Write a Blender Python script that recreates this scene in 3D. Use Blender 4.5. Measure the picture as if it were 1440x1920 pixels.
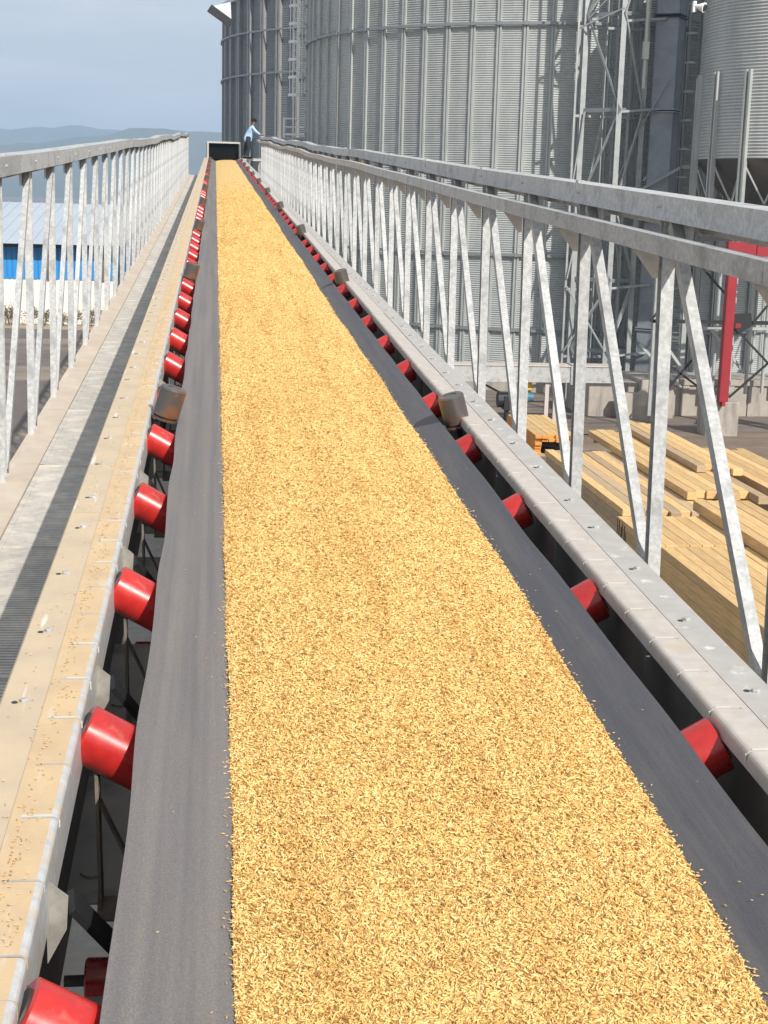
import bpy, bmesh, math, random
from mathutils import Vector, Matrix, Euler
R=math.radians
random.seed(7)
scene=bpy.context.scene
for o in list(bpy.data.objects): bpy.data.objects.remove(o)
COL=scene.collection
# ------------------------------------------------------------------ camera
H=7.8                                   # camera height above the yard
F=2773.0; ROLL=0.027
def derot(x,y):
    dx=x-720.; dy=y-960.; c,s=math.cos(ROLL),math.sin(ROLL)
    return dx*c+dy*s, dy*c-dx*s
PITCH=math.atan(-derot(403,370)[1]/F)
def ray0(x,y,psi=0.0):
    u,v=derot(x,y); a=(u,F,-v)
    c,s=math.cos(PITCH),math.sin(PITCH)
    a=(a[0],a[1]*c+a[2]*s,-a[1]*s+a[2]*c)
    c,s=math.cos(psi),math.sin(psi)
    return (a[0]*c+a[1]*s,-a[0]*s+a[1]*c,a[2])
d=ray0(403,243); PSI=math.atan2(-d[0],d[1]); d=ray0(403,243,PSI)
INC=math.atan2(d[2],d[1])               # incline of the conveyor
CAM=Vector((0,0,H))
cam=bpy.data.cameras.new('camera'); camo=bpy.data.objects.new('camera',cam); COL.objects.link(camo)
cam.sensor_fit='HORIZONTAL'; cam.sensor_width=36; cam.lens=36*F/1440
cam.clip_start=0.05; cam.clip_end=20000
fw=Vector(ray0(720,960,PSI)).normalized()
rt=(Vector(ray0(820,960,PSI))-Vector(ray0(720,960,PSI))).normalized()
up=rt.cross(fw)
camo.matrix_world=Matrix.Translation(CAM)@Matrix((( rt.x,up.x,-fw.x,0),(rt.y,up.y,-fw.y,0),(rt.z,up.z,-fw.z,0),(0,0,0,1)))
scene.camera=camo
scene.render.resolution_x=768; scene.render.resolution_y=1024
# ------------------------------------------------------------------ light
SUN=Vector((0.68,-1.45,1.20)).normalized()     # towards the sun
world=bpy.data.worlds.new('World'); scene.world=world; world.use_nodes=True
wn=world.node_tree; wn.nodes.clear()
sky=wn.nodes.new('ShaderNodeTexSky'); sky.sky_type='NISHITA'; sky.sun_disc=False
sky.sun_elevation=math.asin(SUN.z); sky.sun_rotation=math.atan2(SUN.x,SUN.y)
sky.air_density=1.0; sky.dust_density=2.5; sky.ozone_density=1.5; sky.altitude=100
bg=wn.nodes.new('ShaderNodeBackground'); bg.inputs[1].default_value=0.104
wo=wn.nodes.new('ShaderNodeOutputWorld')
tc=wn.nodes.new('ShaderNodeTexCoord'); mp=wn.nodes.new('ShaderNodeMapping'); mp.inputs['Scale'].default_value=(2.5,2.5,14)
nz=wn.nodes.new('ShaderNodeTexNoise'); nz.inputs['Scale'].default_value=3.0; nz.inputs['Detail'].default_value=6
rp=wn.nodes.new('ShaderNodeMapRange'); rp.inputs[1].default_value=.40; rp.inputs[2].default_value=.62; rp.inputs[3].default_value=0.60; rp.inputs[4].default_value=1.0
mx=wn.nodes.new('ShaderNodeMix'); mx.data_type='RGBA'
wn.links.new(tc.outputs['Generated'],mp.inputs[0]); wn.links.new(mp.outputs[0],nz.inputs['Vector'])
wn.links.new(nz.outputs[0],rp.inputs[0]); wn.links.new(rp.outputs[0],mx.inputs[0])
wn.links.new(sky.outputs[0],mx.inputs[6]); mx.inputs[7].default_value=(6.1,6.3,6.55,1)     # thin high cloud
wn.links.new(mx.outputs[2],bg.inputs[0]); wn.links.new(bg.outputs[0],wo.inputs[0])
sl=bpy.data.lights.new('sun','SUN'); sl.energy=4.7; sl.angle=R(0.55); sl.color=(1.0,0.945,0.87)
so=bpy.data.objects.new('sun',sl); COL.objects.link(so); so.rotation_euler=SUN.to_track_quat('Z','Y').to_euler()
so.location=CAM+SUN*30
vs=scene.view_settings; vs.view_transform='Standard'; vs.look='None'; vs.gamma=1; vs.use_curve_mapping=False; vs.exposure=0.32
scene.render.engine='CYCLES'; scene.cycles.max_bounces=6; scene.cycles.volume_bounces=0
# ------------------------------------------------------------------ helpers
def M(name,col,rough=.6,metal=0.,var=None,scale=8.,detail=5.,lo=.35,hi=.65,bump=0.,bscale=None,bdist=.003,stretch=None,spec=None,coord='Object',
      var2=None,scale2=2.,lo2=.5,hi2=.7,stretch2=None,orand=0.,rvar=0.):
    m=bpy.data.materials.new(name); m.use_nodes=True; n=m.node_tree; p=n.nodes['Principled BSDF']
    c4=lambda c:(c[0],c[1],c[2],1)
    p.inputs['Base Color'].default_value=c4(col); p.inputs['Roughness'].default_value=rough; p.inputs['Metallic'].default_value=metal
    if spec is not None: p.inputs['Specular IOR Level'].default_value=spec
    t=n.nodes.new('ShaderNodeTexCoord')
    def noise(sc,st,det=detail):
        mm=n.nodes.new('ShaderNodeMapping'); mm.inputs['Scale'].default_value=st or (1,1,1)
        n.links.new(t.outputs[coord],mm.inputs[0])
        q=n.nodes.new('ShaderNodeTexNoise'); q.inputs['Scale'].default_value=sc; q.inputs['Detail'].default_value=det; q.inputs['Roughness'].default_value=.62
        n.links.new(mm.outputs[0],q.inputs['Vector']); return q
    src=None
    if var is not None:
        q=noise(scale,stretch); r_=n.nodes.new('ShaderNodeMapRange'); r_.inputs[1].default_value=lo; r_.inputs[2].default_value=hi
        x=n.nodes.new('ShaderNodeMix'); x.data_type='RGBA'; x.inputs[6].default_value=c4(col); x.inputs[7].default_value=c4(var)
        n.links.new(q.outputs[0],r_.inputs[0]); n.links.new(r_.outputs[0],x.inputs[0]); src=x.outputs[2]
    if var2 is not None:
        q=noise(scale2,stretch2); r_=n.nodes.new('ShaderNodeMapRange'); r_.inputs[1].default_value=lo2; r_.inputs[2].default_value=hi2
        x=n.nodes.new('ShaderNodeMix'); x.data_type='RGBA'; x.inputs[7].default_value=c4(var2)
        if src: n.links.new(src,x.inputs[6])
        else: x.inputs[6].default_value=c4(col)
        n.links.new(q.outputs[0],r_.inputs[0]); n.links.new(r_.outputs[0],x.inputs[0]); src=x.outputs[2]
    if orand and src:
        oi=n.nodes.new('ShaderNodeObjectInfo'); hv=n.nodes.new('ShaderNodeHueSaturation'); mr=n.nodes.new('ShaderNodeMapRange'); mr.inputs[3].default_value=1-orand; mr.inputs[4].default_value=1+orand*.6
        n.links.new(oi.outputs['Random'],mr.inputs[0]); n.links.new(mr.outputs[0],hv.inputs['Value']); n.links.new(src,hv.inputs['Color']); src=hv.outputs[0]
    if rvar:
        q=noise(scale*1.7,stretch); mr=n.nodes.new('ShaderNodeMapRange'); mr.inputs[1].default_value=.35; mr.inputs[2].default_value=.7; mr.inputs[3].default_value=rough; mr.inputs[4].default_value=rough+rvar
        n.links.new(q.outputs[0],mr.inputs[0]); n.links.new(mr.outputs[0],p.inputs['Roughness'])
    if src: n.links.new(src,p.inputs['Base Color'])
    if bump:
        q=noise(bscale or scale,stretch); b=n.nodes.new('ShaderNodeBump'); b.inputs['Strength'].default_value=bump; b.inputs['Distance'].default_value=bdist
        n.links.new(q.outputs[0],b.inputs['Height']); n.links.new(b.outputs[0],p.inputs['Normal'])
    m['src']=0
    return m
class MB:
    def __init__(s): s.v=[]; s.f=[]; s.mi=[]
    def add(s,vs,fs,mi=0):
        k=len(s.v); s.v+= [tuple(v) for v in vs]; s.f+=[tuple(i+k for i in f) for f in fs]; s.mi+=[mi]*len(fs)
    def box(s,x0,x1,y0,y1,z0,z1,mi=0):
        s.add([(x0,y0,z0),(x1,y0,z0),(x1,y1,z0),(x0,y1,z0),(x0,y0,z1),(x1,y0,z1),(x1,y1,z1),(x0,y1,z1)],
              [(0,3,2,1),(4,5,6,7),(0,1,5,4),(1,2,6,5),(2,3,7,6),(3,0,4,7)],mi)
    def beam(s,p,q,w,h,upv=(0,0,1),mi=0):
        p=Vector(p); q=Vector(q); a=(q-p).normalized(); u=Vector(upv); sd=a.cross(u)
        if sd.length<1e-4: sd=a.cross(Vector((0,1,0)))
        sd.normalize(); u=sd.cross(a); sd=sd*w/2; u=u*h/2
        vs=[p-sd-u,p+sd-u,p+sd+u,p-sd+u,q-sd-u,q+sd-u,q+sd+u,q-sd+u]
        s.add(vs,[(0,1,2,3),(7,6,5,4),(0,4,5,1),(1,5,6,2),(2,6,7,3),(3,7,4,0)],mi)
    def prof(s,pts,y0,y1,mi=0,closed=True,axis='y'):
        n=len(pts); vs=[]
        for y in (y0,y1):
            for (a,b) in pts:
                vs.append((a,y,b) if axis=='y' else ((y,a,b) if axis=='x' else (a,b,y)))
        fs=[(i,(i+1)%n,n+(i+1)%n,n+i) for i in range(n if closed else n-1)]
        if closed: fs+=[tuple(range(n-1,-1,-1)),tuple(range(n,2*n))]
        s.add(vs,fs,mi)
    def tube(s,p,q,r,n=12,r2=None,mi=0,cap=True):
        p=Vector(p); q=Vector(q); a=(q-p).normalized(); u=a.orthogonal().normalized(); w=a.cross(u); r2=r if r2 is None else r2
        vs=[p+(u*math.cos(2*math.pi*i/n)+w*math.sin(2*math.pi*i/n))*r for i in range(n)]+[q+(u*math.cos(2*math.pi*i/n)+w*math.sin(2*math.pi*i/n))*r2 for i in range(n)]
        fs=[(i,(i+1)%n,n+(i+1)%n,n+i) for i in range(n)]
        if cap: fs+=[tuple(range(n-1,-1,-1)),tuple(range(n,2*n))]
        s.add(vs,fs,mi)
    def revolve(s,p,q,rs,n=24,mi=0):
        # rs: list of (t along p->q in metres, radius)
        p=Vector(p); q=Vector(q); a=(q-p).normalized(); u=a.orthogonal().normalized(); w=a.cross(u); k=len(rs)
        vs=[]
        for t,r in rs:
            for i in range(n): vs.append(p+a*t+(u*math.cos(2*math.pi*i/n)+w*math.sin(2*math.pi*i/n))*r)
        fs=[]
        for j in range(k-1):
            for i in range(n): fs.append((j*n+i,j*n+(i+1)%n,(j+1)*n+(i+1)%n,(j+1)*n+i))
        fs+=[tuple(range(n-1,-1,-1)),tuple((k-1)*n+i for i in range(n))]
        s.add(vs,fs,mi)
    def mesh(s,name,mats,off=(0,0,0),smooth=False,bevel=0):
        me=bpy.data.meshes.new(name); ox,oy,oz=off
        me.from_pydata([(a-ox,b-oy,c-oz) for a,b,c in s.v],[],s.f)
        for m in (mats if isinstance(mats,(list,tuple)) else [mats]): me.materials.append(m)
        if any(s.mi): me.polygons.foreach_set('material_index',s.mi)
        bm=bmesh.new(); bm.from_mesh(me); bmesh.ops.recalc_face_normals(bm,faces=bm.faces)
        if bevel: 
            es=[e for e in bm.edges if len(e.link_faces)==2 and e.calc_face_angle(0)>.6]
            bmesh.ops.bevel(bm,geom=es,offset=bevel,segments=1,affect='EDGES')
        bm.to_mesh(me); bm.free()
        if smooth:
            me.polygons.foreach_set('use_smooth',[True]*len(me.polygons))
            try: me.set_sharp_from_angle(angle=R(38))
            except Exception: pass
        me.update(); return me
    def build(s,name,mats,parent=None,off=(0,0,0),smooth=False,bevel=0):
        o=bpy.data.objects.new(name,s.mesh(name,mats,off,smooth,bevel)); COL.objects.link(o); o.parent=parent; return o
def inst(name,me,parent,loc=(0,0,0),rot=(0,0,0),scale=(1,1,1)):
    o=bpy.data.objects.new(name,me); COL.objects.link(o); o.parent=parent; o.location=loc; o.rotation_euler=rot; o.scale=scale; return o
def tag(o,label=None,cat=None,group=None,kind=None):
    if label: o['label']=label
    if cat: o['category']=cat
    if group: o['group']=group
    if kind: o['kind']=kind
    return o
RI=Matrix.Rotation(INC,4,'X')
def CW(X,s,Z): return CAM+RI.to_3x3()@Vector((X,s,Z))
class Th:      # a thing on the conveyor gantry: local axes follow the incline; base given in gantry coordinates
    def __init__(s,name,label,cat,base,group=None,world=False,rz=0):
        o=bpy.data.objects.new(name,None); COL.objects.link(o); s.o=o; s.b=base
        if world: o.location=base; o.rotation_euler=(0,0,rz)
        else: o.location=CW(*base); o.rotation_euler=(INC,0,0)
        tag(o,label,cat,group)
    def part(s,name,mb,mats,**k): return mb.build(name,mats,s.o,off=s.b,**k)
    def put(s,name,me,pos,rot=(0,0,0),parent=None,scale=(1,1,1)):
        if parent is None: return inst(name,me,s.o,tuple(Vector(pos)-Vector(s.b)),rot,scale)
        return inst(name,me,parent,pos,rot,scale)
# ------------------------------------------------------------------ materials
SHADEBLK=M('near-black shade and rubber',(.008,.008,.009),1.0,spec=.05)  # near-black; paints shade in seam, hood and eave, also the curtain rubber
GALV=M('galvanised steel',(.40,.41,.41),.45,.2,var=(.54,.545,.54),scale=42,lo=.40,hi=.62,bump=.15,bdist=.001,var2=(.24,.25,.25),scale2=5,lo2=.50,hi2=.75,orand=.14,rvar=.2)
GALV_DK=M('weathered galvanised steel',(.33,.345,.35),.5,.3,var=(.45,.46,.46),scale=20,var2=(.24,.24,.24),scale2=3,lo2=.5,hi2=.75)
GALV_DUST=M('dusty galvanised steel',(.47,.45,.42),.6,.15,var=(.60,.57,.52),scale=22,var2=(.50,.43,.34),scale2=3,lo2=.45,hi2=.7)
DUSTL=M('steel under tan grain dust',(.58,.43,.255),.9,0,var=(.50,.375,.235),scale=7,bump=.4,bscale=160,bdist=.002,var2=(.58,.51,.40),scale2=9,lo2=.58,hi2=.72,stretch2=(2.5,.35,1))
DUSTC=M('steel under pale dust',(.54,.435,.30),.85,0,var=(.47,.385,.28),scale=6,bump=.3,bscale=120,bdist=.0015,var2=(.68,.66,.61),scale2=8,lo2=.60,hi2=.68,stretch2=(3,.25,1))
LIPM=M('bare steel lip',(.60,.61,.62),.45,.25,var=(.48,.48,.47),scale=30,var2=(.60,.49,.34),scale2=14,lo2=.5,hi2=.65)
FRR=M('greyed steel angle',(.46,.42,.375),.6,.05,var=(.54,.50,.45),scale=16,var2=(.50,.40,.30),scale2=5,lo2=.55,hi2=.75,bump=.15,bscale=90,bdist=.001)
FRR2=M('scuffed steel channel',(.48,.46,.43),.55,.1,var=(.41,.39,.365),scale=9,var2=(.66,.65,.63),scale2=10,lo2=.60,hi2=.68,bump=.15,bscale=90,bdist=.001)
DUSTB=M('dust caked dark steel',(.22,.185,.14),.85,0,var=(.13,.12,.11),scale=14,bump=.3)
PLATE=M('dull deck plate',(.33,.33,.31),.75,.05,var=(.40,.39,.36),scale=7,var2=(.13,.13,.125),scale2=3)
INNER=M('painted inner steel',(.20,.20,.19),.7,.05,var=(.27,.26,.23),scale=9,bump=.1)
def belt_mat():
    m=M('rubber belt',(.040,.049,.070),.75,0,var=(.056,.064,.085),scale=1.6,stretch=(12,.5,1),lo=.3,hi=.7,bump=.35,bscale=5,bdist=.006,var2=(.09,.09,.095),scale2=2.2,lo2=.50,hi2=.85,stretch2=(10,1,1))
    n=m.node_tree; p=n.nodes['Principled BSDF']; t=n.nodes.new('ShaderNodeTexCoord')
    q=n.nodes.new('ShaderNodeTexNoise'); q.inputs['Scale'].default_value=260; q.inputs['Detail'].default_value=5; n.links.new(t.outputs['Object'],q.inputs['Vector'])
    sx=n.nodes.new('ShaderNodeSeparateXYZ'); n.links.new(t.outputs['Object'],sx.inputs[0])
    # dust thickens to the left; gradient also paints the right wing's shade
    r1=n.nodes.new('ShaderNodeMapRange'); r1.inputs[1].default_value=1.05; r1.inputs[2].default_value=0.0; r1.inputs[3].default_value=0.0; r1.inputs[4].default_value=.30
    n.links.new(sx.outputs[0],r1.inputs[0])
    r2=n.nodes.new('ShaderNodeMapRange'); r2.inputs[1].default_value=.42; r2.inputs[2].default_value=.72; n.links.new(q.outputs[0],r2.inputs[0])
    mu=n.nodes.new('ShaderNodeMath'); mu.operation='MULTIPLY_ADD'; n.links.new(r2.outputs[0],mu.inputs[0]); n.links.new(r1.outputs[0],mu.inputs[1]); 
    hm=n.nodes.new('ShaderNodeMath'); hm.operation='MULTIPLY'; hm.inputs[1].default_value=1.15; n.links.new(r1.outputs[0],hm.inputs[0]); n.links.new(hm.outputs[0],mu.inputs[2])
    x=n.nodes.new('ShaderNodeMix'); x.data_type='RGBA'; old=p.inputs['Base Color'].links[0].from_socket
    # polished and dusty tracks running along the belt
    mp_=n.nodes.new('ShaderNodeMapping'); mp_.inputs['Scale'].default_value=(26,.28,1); q3=n.nodes.new('ShaderNodeTexNoise'); q3.inputs['Scale'].default_value=1.0; q3.inputs['Detail'].default_value=6
    n.links.new(t.outputs['Object'],mp_.inputs[0]); n.links.new(mp_.outputs[0],q3.inputs['Vector'])
    r3=n.nodes.new('ShaderNodeMapRange'); r3.inputs[1].default_value=.38; r3.inputs[2].default_value=.62; r3.inputs[3].default_value=.72; r3.inputs[4].default_value=1.08; n.links.new(q3.outputs[0],r3.inputs[0])
    m3=n.nodes.new('ShaderNodeMath'); m3.operation='MULTIPLY'; n.links.new(mu.outputs[0],m3.inputs[0]); n.links.new(r3.outputs[0],m3.inputs[1]); mu=m3
    n.links.new(mu.outputs[0],x.inputs[0]); n.links.new(old,x.inputs[6]); x.inputs[7].default_value=(.30,.265,.23,1)
    n.links.new(x.outputs[2],p.inputs['Base Color'])
    return m
BELT=belt_mat()
RED=M('red roller enamel',(.50,.024,.02),.22,0,var=(.37,.018,.016),scale=16,lo=.4,hi=.7,var2=(.46,.20,.14),scale2=14,lo2=.60,hi2=.85,spec=.6,orand=.18,rvar=.16)
CAPM=M('roller end seal',(.035,.033,.033),.6)
RUST=M('worn steel can',(.125,.115,.108),.38,.5,var=(.27,.13,.075),scale=9,lo=.48,hi=.60,bump=.2,bscale=30)
BLACK=M('black steel',(.02,.02,.022),.5,.1)
GRID=M('walkway grating steel',(.52,.50,.455),.65,.05,var=(.41,.39,.36),scale=18,orand=.08,var2=(.68,.63,.54),scale2=5,lo2=.45,hi2=.7,bump=.2,bscale=40)
TOE=M('dusty toe plate',(.55,.465,.37),.85,0,var=(.48,.41,.34),scale=4,var2=(.60,.53,.44),scale2=1.4,bump=.2,bscale=60)
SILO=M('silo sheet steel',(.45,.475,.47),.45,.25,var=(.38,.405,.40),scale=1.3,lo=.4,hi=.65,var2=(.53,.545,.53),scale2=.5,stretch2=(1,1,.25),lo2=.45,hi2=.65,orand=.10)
SILOL=M('darker silo sheet steel',(.25,.27,.28),.5,.2,var=(.21,.23,.245),scale=1.1,var2=(.25,.26,.265),scale2=.5,stretch2=(1,1,.25),lo2=.45,hi2=.7,orand=.12)  # far silo sheets, coloured darker than the near silo
STIFF=M('silo stiffener steel',(.38,.41,.40),.5,.25,var=(.46,.475,.455),scale=2.5,stretch=(1,1,.4))
STIFFL=M('dull stiffener steel',(.27,.28,.28),.5,.3,var=(.33,.325,.31),scale=2)
RINGM=M('wind ring steel',(.26,.28,.285),.45,.4)
TOWER=M('tower galvanised',(.30,.325,.33),.5,.3,var=(.40,.415,.41),scale=3)
CASING=M('grey elevator casing',(.215,.24,.27),.5,.2,var=(.26,.285,.31),scale=2.2,var2=(.17,.19,.215),scale2=.8)
CONC=M('concrete',(.40,.365,.315),.9,0,var=(.33,.30,.26),scale=2.2,bump=.3,bscale=12,bdist=.01,var2=(.24,.22,.20),scale2=.9,stretch2=(3,3,.6),lo2=.5,hi2=.66)
REDP=M('red painted steel',(.30,.014,.024),.5,0,var=(.25,.014,.02),scale=3)
WOODT=M('sawn pine',(.72,.50,.23),.8,0,var=(.54,.34,.15),scale=3.2,stretch=(9,.6,9),lo=.35,hi=.65,bump=.25,bscale=6,bdist=.004,var2=(.40,.24,.11),scale2=5.5,lo2=.66,hi2=.72,orand=.22)
WOODG=M('weathered sawn pine',(.55,.41,.25),.85,0,var=(.44,.31,.18),scale=3,stretch=(9,.6,9),bump=.25,bscale=6,bdist=.004,var2=(.33,.23,.13),scale2=4.5,lo2=.64,hi2=.72,orand=.25)
WOODO=M('orange dipped board ends',(.72,.30,.05),.8,0,var=(.60,.24,.05),scale=6)
MARK=M('stencil paint',(.05,.04,.035),.8)
BLUEP=M('blue cladding',(.015,.23,.60),.5,0,var=(.025,.26,.60),scale=.8)
ROOFM=M('pale metal roofing',(.42,.49,.56),.5,.15,var=(.47,.53,.59),scale=.35)
WHITEW=M('white rendered wall',(.80,.76,.70),.85,0,var=(.74,.69,.62),scale=.6)
BROWN=M('brown door steel',(.16,.115,.085),.7)
def grain_base():
    m=M('paddy grain bed',(.48,.305,.095),.8,0,var=(.76,.53,.205),scale=95,detail=2,stretch=(1,.75,1),lo=.36,hi=.60,bump=.8,bscale=95,bdist=.006,var2=(.66,.45,.16),scale2=2.6,lo2=.50,hi2=.8,stretch2=(2.4,.15,1))
    return m
GRB=grain_base()
def grain_mat():
    m=bpy.data.materials.new('paddy grain husk'); m.use_nodes=True; n=m.node_tree; p=n.nodes['Principled BSDF']; p.inputs['Roughness'].default_value=.55
    a=n.nodes.new('ShaderNodeAttribute'); a.attribute_type='INSTANCER'; a.attribute_name='tint'
    cr=n.nodes.new('ShaderNodeValToRGB'); e=cr.color_ramp.elements
    e[0].position=0; e[0].color=(.26,.11,.025,1); e[1].position=1; e[1].color=(.88,.69,.36,1)
    k=e.new(.18); k.color=(.50,.29,.08,1); k=e.new(.5); k.color=(.74,.495,.165,1); k=e.new(.88); k.color=(.86,.64,.27,1)
    n.links.new(a.outputs['Fac'],cr.inputs[0]); 
    g=n.nodes.new('ShaderNodeNewGeometry'); mm=n.nodes.new('ShaderNodeMapping'); mm.inputs['Scale'].default_value=(4.5,.22,1)
    q=n.nodes.new('ShaderNodeTexNoise'); q.inputs['Scale'].default_value=2.6; q.inputs['Detail'].default_value=4
    n.links.new(g.outputs['Position'],mm.inputs[0]); n.links.new(mm.outputs[0],q.inputs['Vector'])
    r_=n.nodes.new('ShaderNodeMapRange'); r_.inputs[1].default_value=.45; r_.inputs[2].default_value=.72; r_.inputs[4].default_value=.45; n.links.new(q.outputs[0],r_.inputs[0])
    x=n.nodes.new('ShaderNodeMix'); x.data_type='RGBA'; x.blend_type='MULTIPLY'; x.inputs[7].default_value=(.72,.56,.35,1)
    n.links.new(r_.outputs[0],x.inputs[0]); n.links.new(cr.outputs[0],x.inputs[6]); n.links.new(x.outputs[2],p.inputs['Base Color'])
    return m
GRN=grain_mat()
# ------------------------------------------------------------------ setting: ground, hills, haze
def ground():
    mb=MB()
    xs=[-6000,-600,-150,-60,0,60,150,600,6000]; ys=[-400,-60,0,60,150,400,1200,6000]
    vs=[(x,y,0) for y in ys for x in xs]; n=len(xs)
    mb.add(vs,[(j*n+i,j*n+i+1,(j+1)*n+i+1,(j+1)*n+i) for j in range(len(ys)-1) for i in range(n-1)])
    m=M('yard ground',(.115,.10,.095),.95,0,var=(.155,.135,.12),scale=.35,bump=.4,bscale=6,bdist=.02,var2=(.26,.215,.165),scale2=.06,lo2=.52,hi2=.60,stretch2=(.35,1.6,1))
    return tag(mb.build('ground',m),kind='structure')
ground()
mb=MB(); xs=[-60+4*i for i in range(26)]
mb.add([(x,88.4+.3*math.sin(x*.9),.004) for x in xs]+[(x,91.5,.004) for x in xs],[(i,i+1,27+i-1,26+i-1+0) if False else (i,i+1,26+i+1,26+i) for i in range(25)])
tag(mb.build('verge_path',M('sandy verge',(.42,.34,.23),.95,0,var=(.34,.27,.18),scale=1.5)),kind='structure')
# brown dirt strip beside the timber
mb=MB(); mb.add([(5.5,12,.004),(26,12,.004),(26,51,.004),(5.5,51,.004)],[(0,1,2,3)])
tag(mb.build('dirt_yard',M('brown dirt',(.20,.15,.11),.95,0,var=(.14,.108,.085),scale=.9,bump=.5,bscale=5,bdist=.03,var2=(.27,.21,.155),scale2=.3,stretch2=(.4,2,1))),kind='structure')
mb=MB(); mb.add([(5.5,51.05,.004),(40,51.05,.004),(40,64,.004),(5.5,64,.004)],[(0,1,2,3)])
tag(mb.build('yard_pavement',M('brown paving',(.155,.125,.105),.95,0,var=(.20,.165,.14),scale=1.2,var2=(.10,.08,.07),scale2=.8,stretch2=(.15,3,1),lo2=.5,hi2=.6)),kind='structure')
def hills(name,Y,prof,depth,col,var,seed):
    rnd=random.Random(seed); n=len(prof)*10; nx=160; ny=14
    x0,x1=prof[0][0],prof[-1][0]; vs=[]
    def h(x):
        for (a,b),(c,d2) in zip(prof,prof[1:]):
            if a<=x<=c: t=(x-a)/(c-a); t=t*t*(3-2*t); return b+(d2-b)*t
        return 0
    ph=[(rnd.uniform(0,6),rnd.uniform(.003,.02),rnd.uniform(1,5)) for _ in range(7)]
    for j in range(ny+1):
        for i in range(nx+1):
            x=x0+(x1-x0)*i/nx; t=j/ny
            z=h(x)+sum(a*math.sin(x*k+p_) for p_,k,a in ph)*.45+rnd.uniform(-1,1)*1.2
            prf=math.sin(min(1,t/.6)*math.pi/2) if t<=.6 else math.cos((t-.6)/.4*math.pi/2)
            z=z*prf+sum(a*math.sin(x*k*3+p_*2+j*.8) for p_,k,a in ph[:4])*prf*.9*(t<.6)
            vs.append((x+rnd.uniform(-3,3),Y+t*depth,z-1))
    mb=MB(); mb.add(vs,[(j*(nx+1)+i,j*(nx+1)+i+1,(j+1)*(nx+1)+i+1,(j+1)*(nx+1)+i) for j in range(ny) for i in range(nx)])
    return tag(mb.build(name,M(name+' woodland',col,.95,0,var=var,scale=.012,var2=(.10,.10,.055),scale2=.004),smooth=True),kind='structure')
hills('hills',3300,[(-2600,150),(-1500,168),(-520,160),(-300,170),(-180,158),(-80,150),(200,150),(1200,190),(3000,150)],900,(.045,.065,.03),(.07,.09,.045),3)
hills('hills',2300,[(-2400,50),(-900,70),(-480,78),(-330,92),(-210,110),(-140,121),(-80,124),(0,120),(100,120),(400,135),(1500,100),(2600,60)],700,(.04,.06,.028),(.065,.08,.04),8)
mb=MB(); mb.box(-5900,5900,-390,5900,-1.5,215)
hz=mb.build('haze',None if False else M('tmp',(1,1,1))); hm=bpy.data.materials.new('haze air'); hm.use_nodes=True; hn=hm.node_tree; hn.nodes.clear()
pv=hn.nodes.new('ShaderNodeVolumePrincipled'); pv.inputs['Color'].default_value=(.54,.735,1,1); pv.inputs['Density'].default_value=.00040; pv.inputs['Anisotropy'].default_value=.0
ho=hn.nodes.new('ShaderNodeOutputMaterial'); hn.links.new(pv.outputs[0],ho.inputs['Volume']); hz.data.materials.clear(); hz.data.materials.append(hm); tag(hz,kind='stuff',label='pale blue haze over the far hills',cat='haze')
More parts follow.
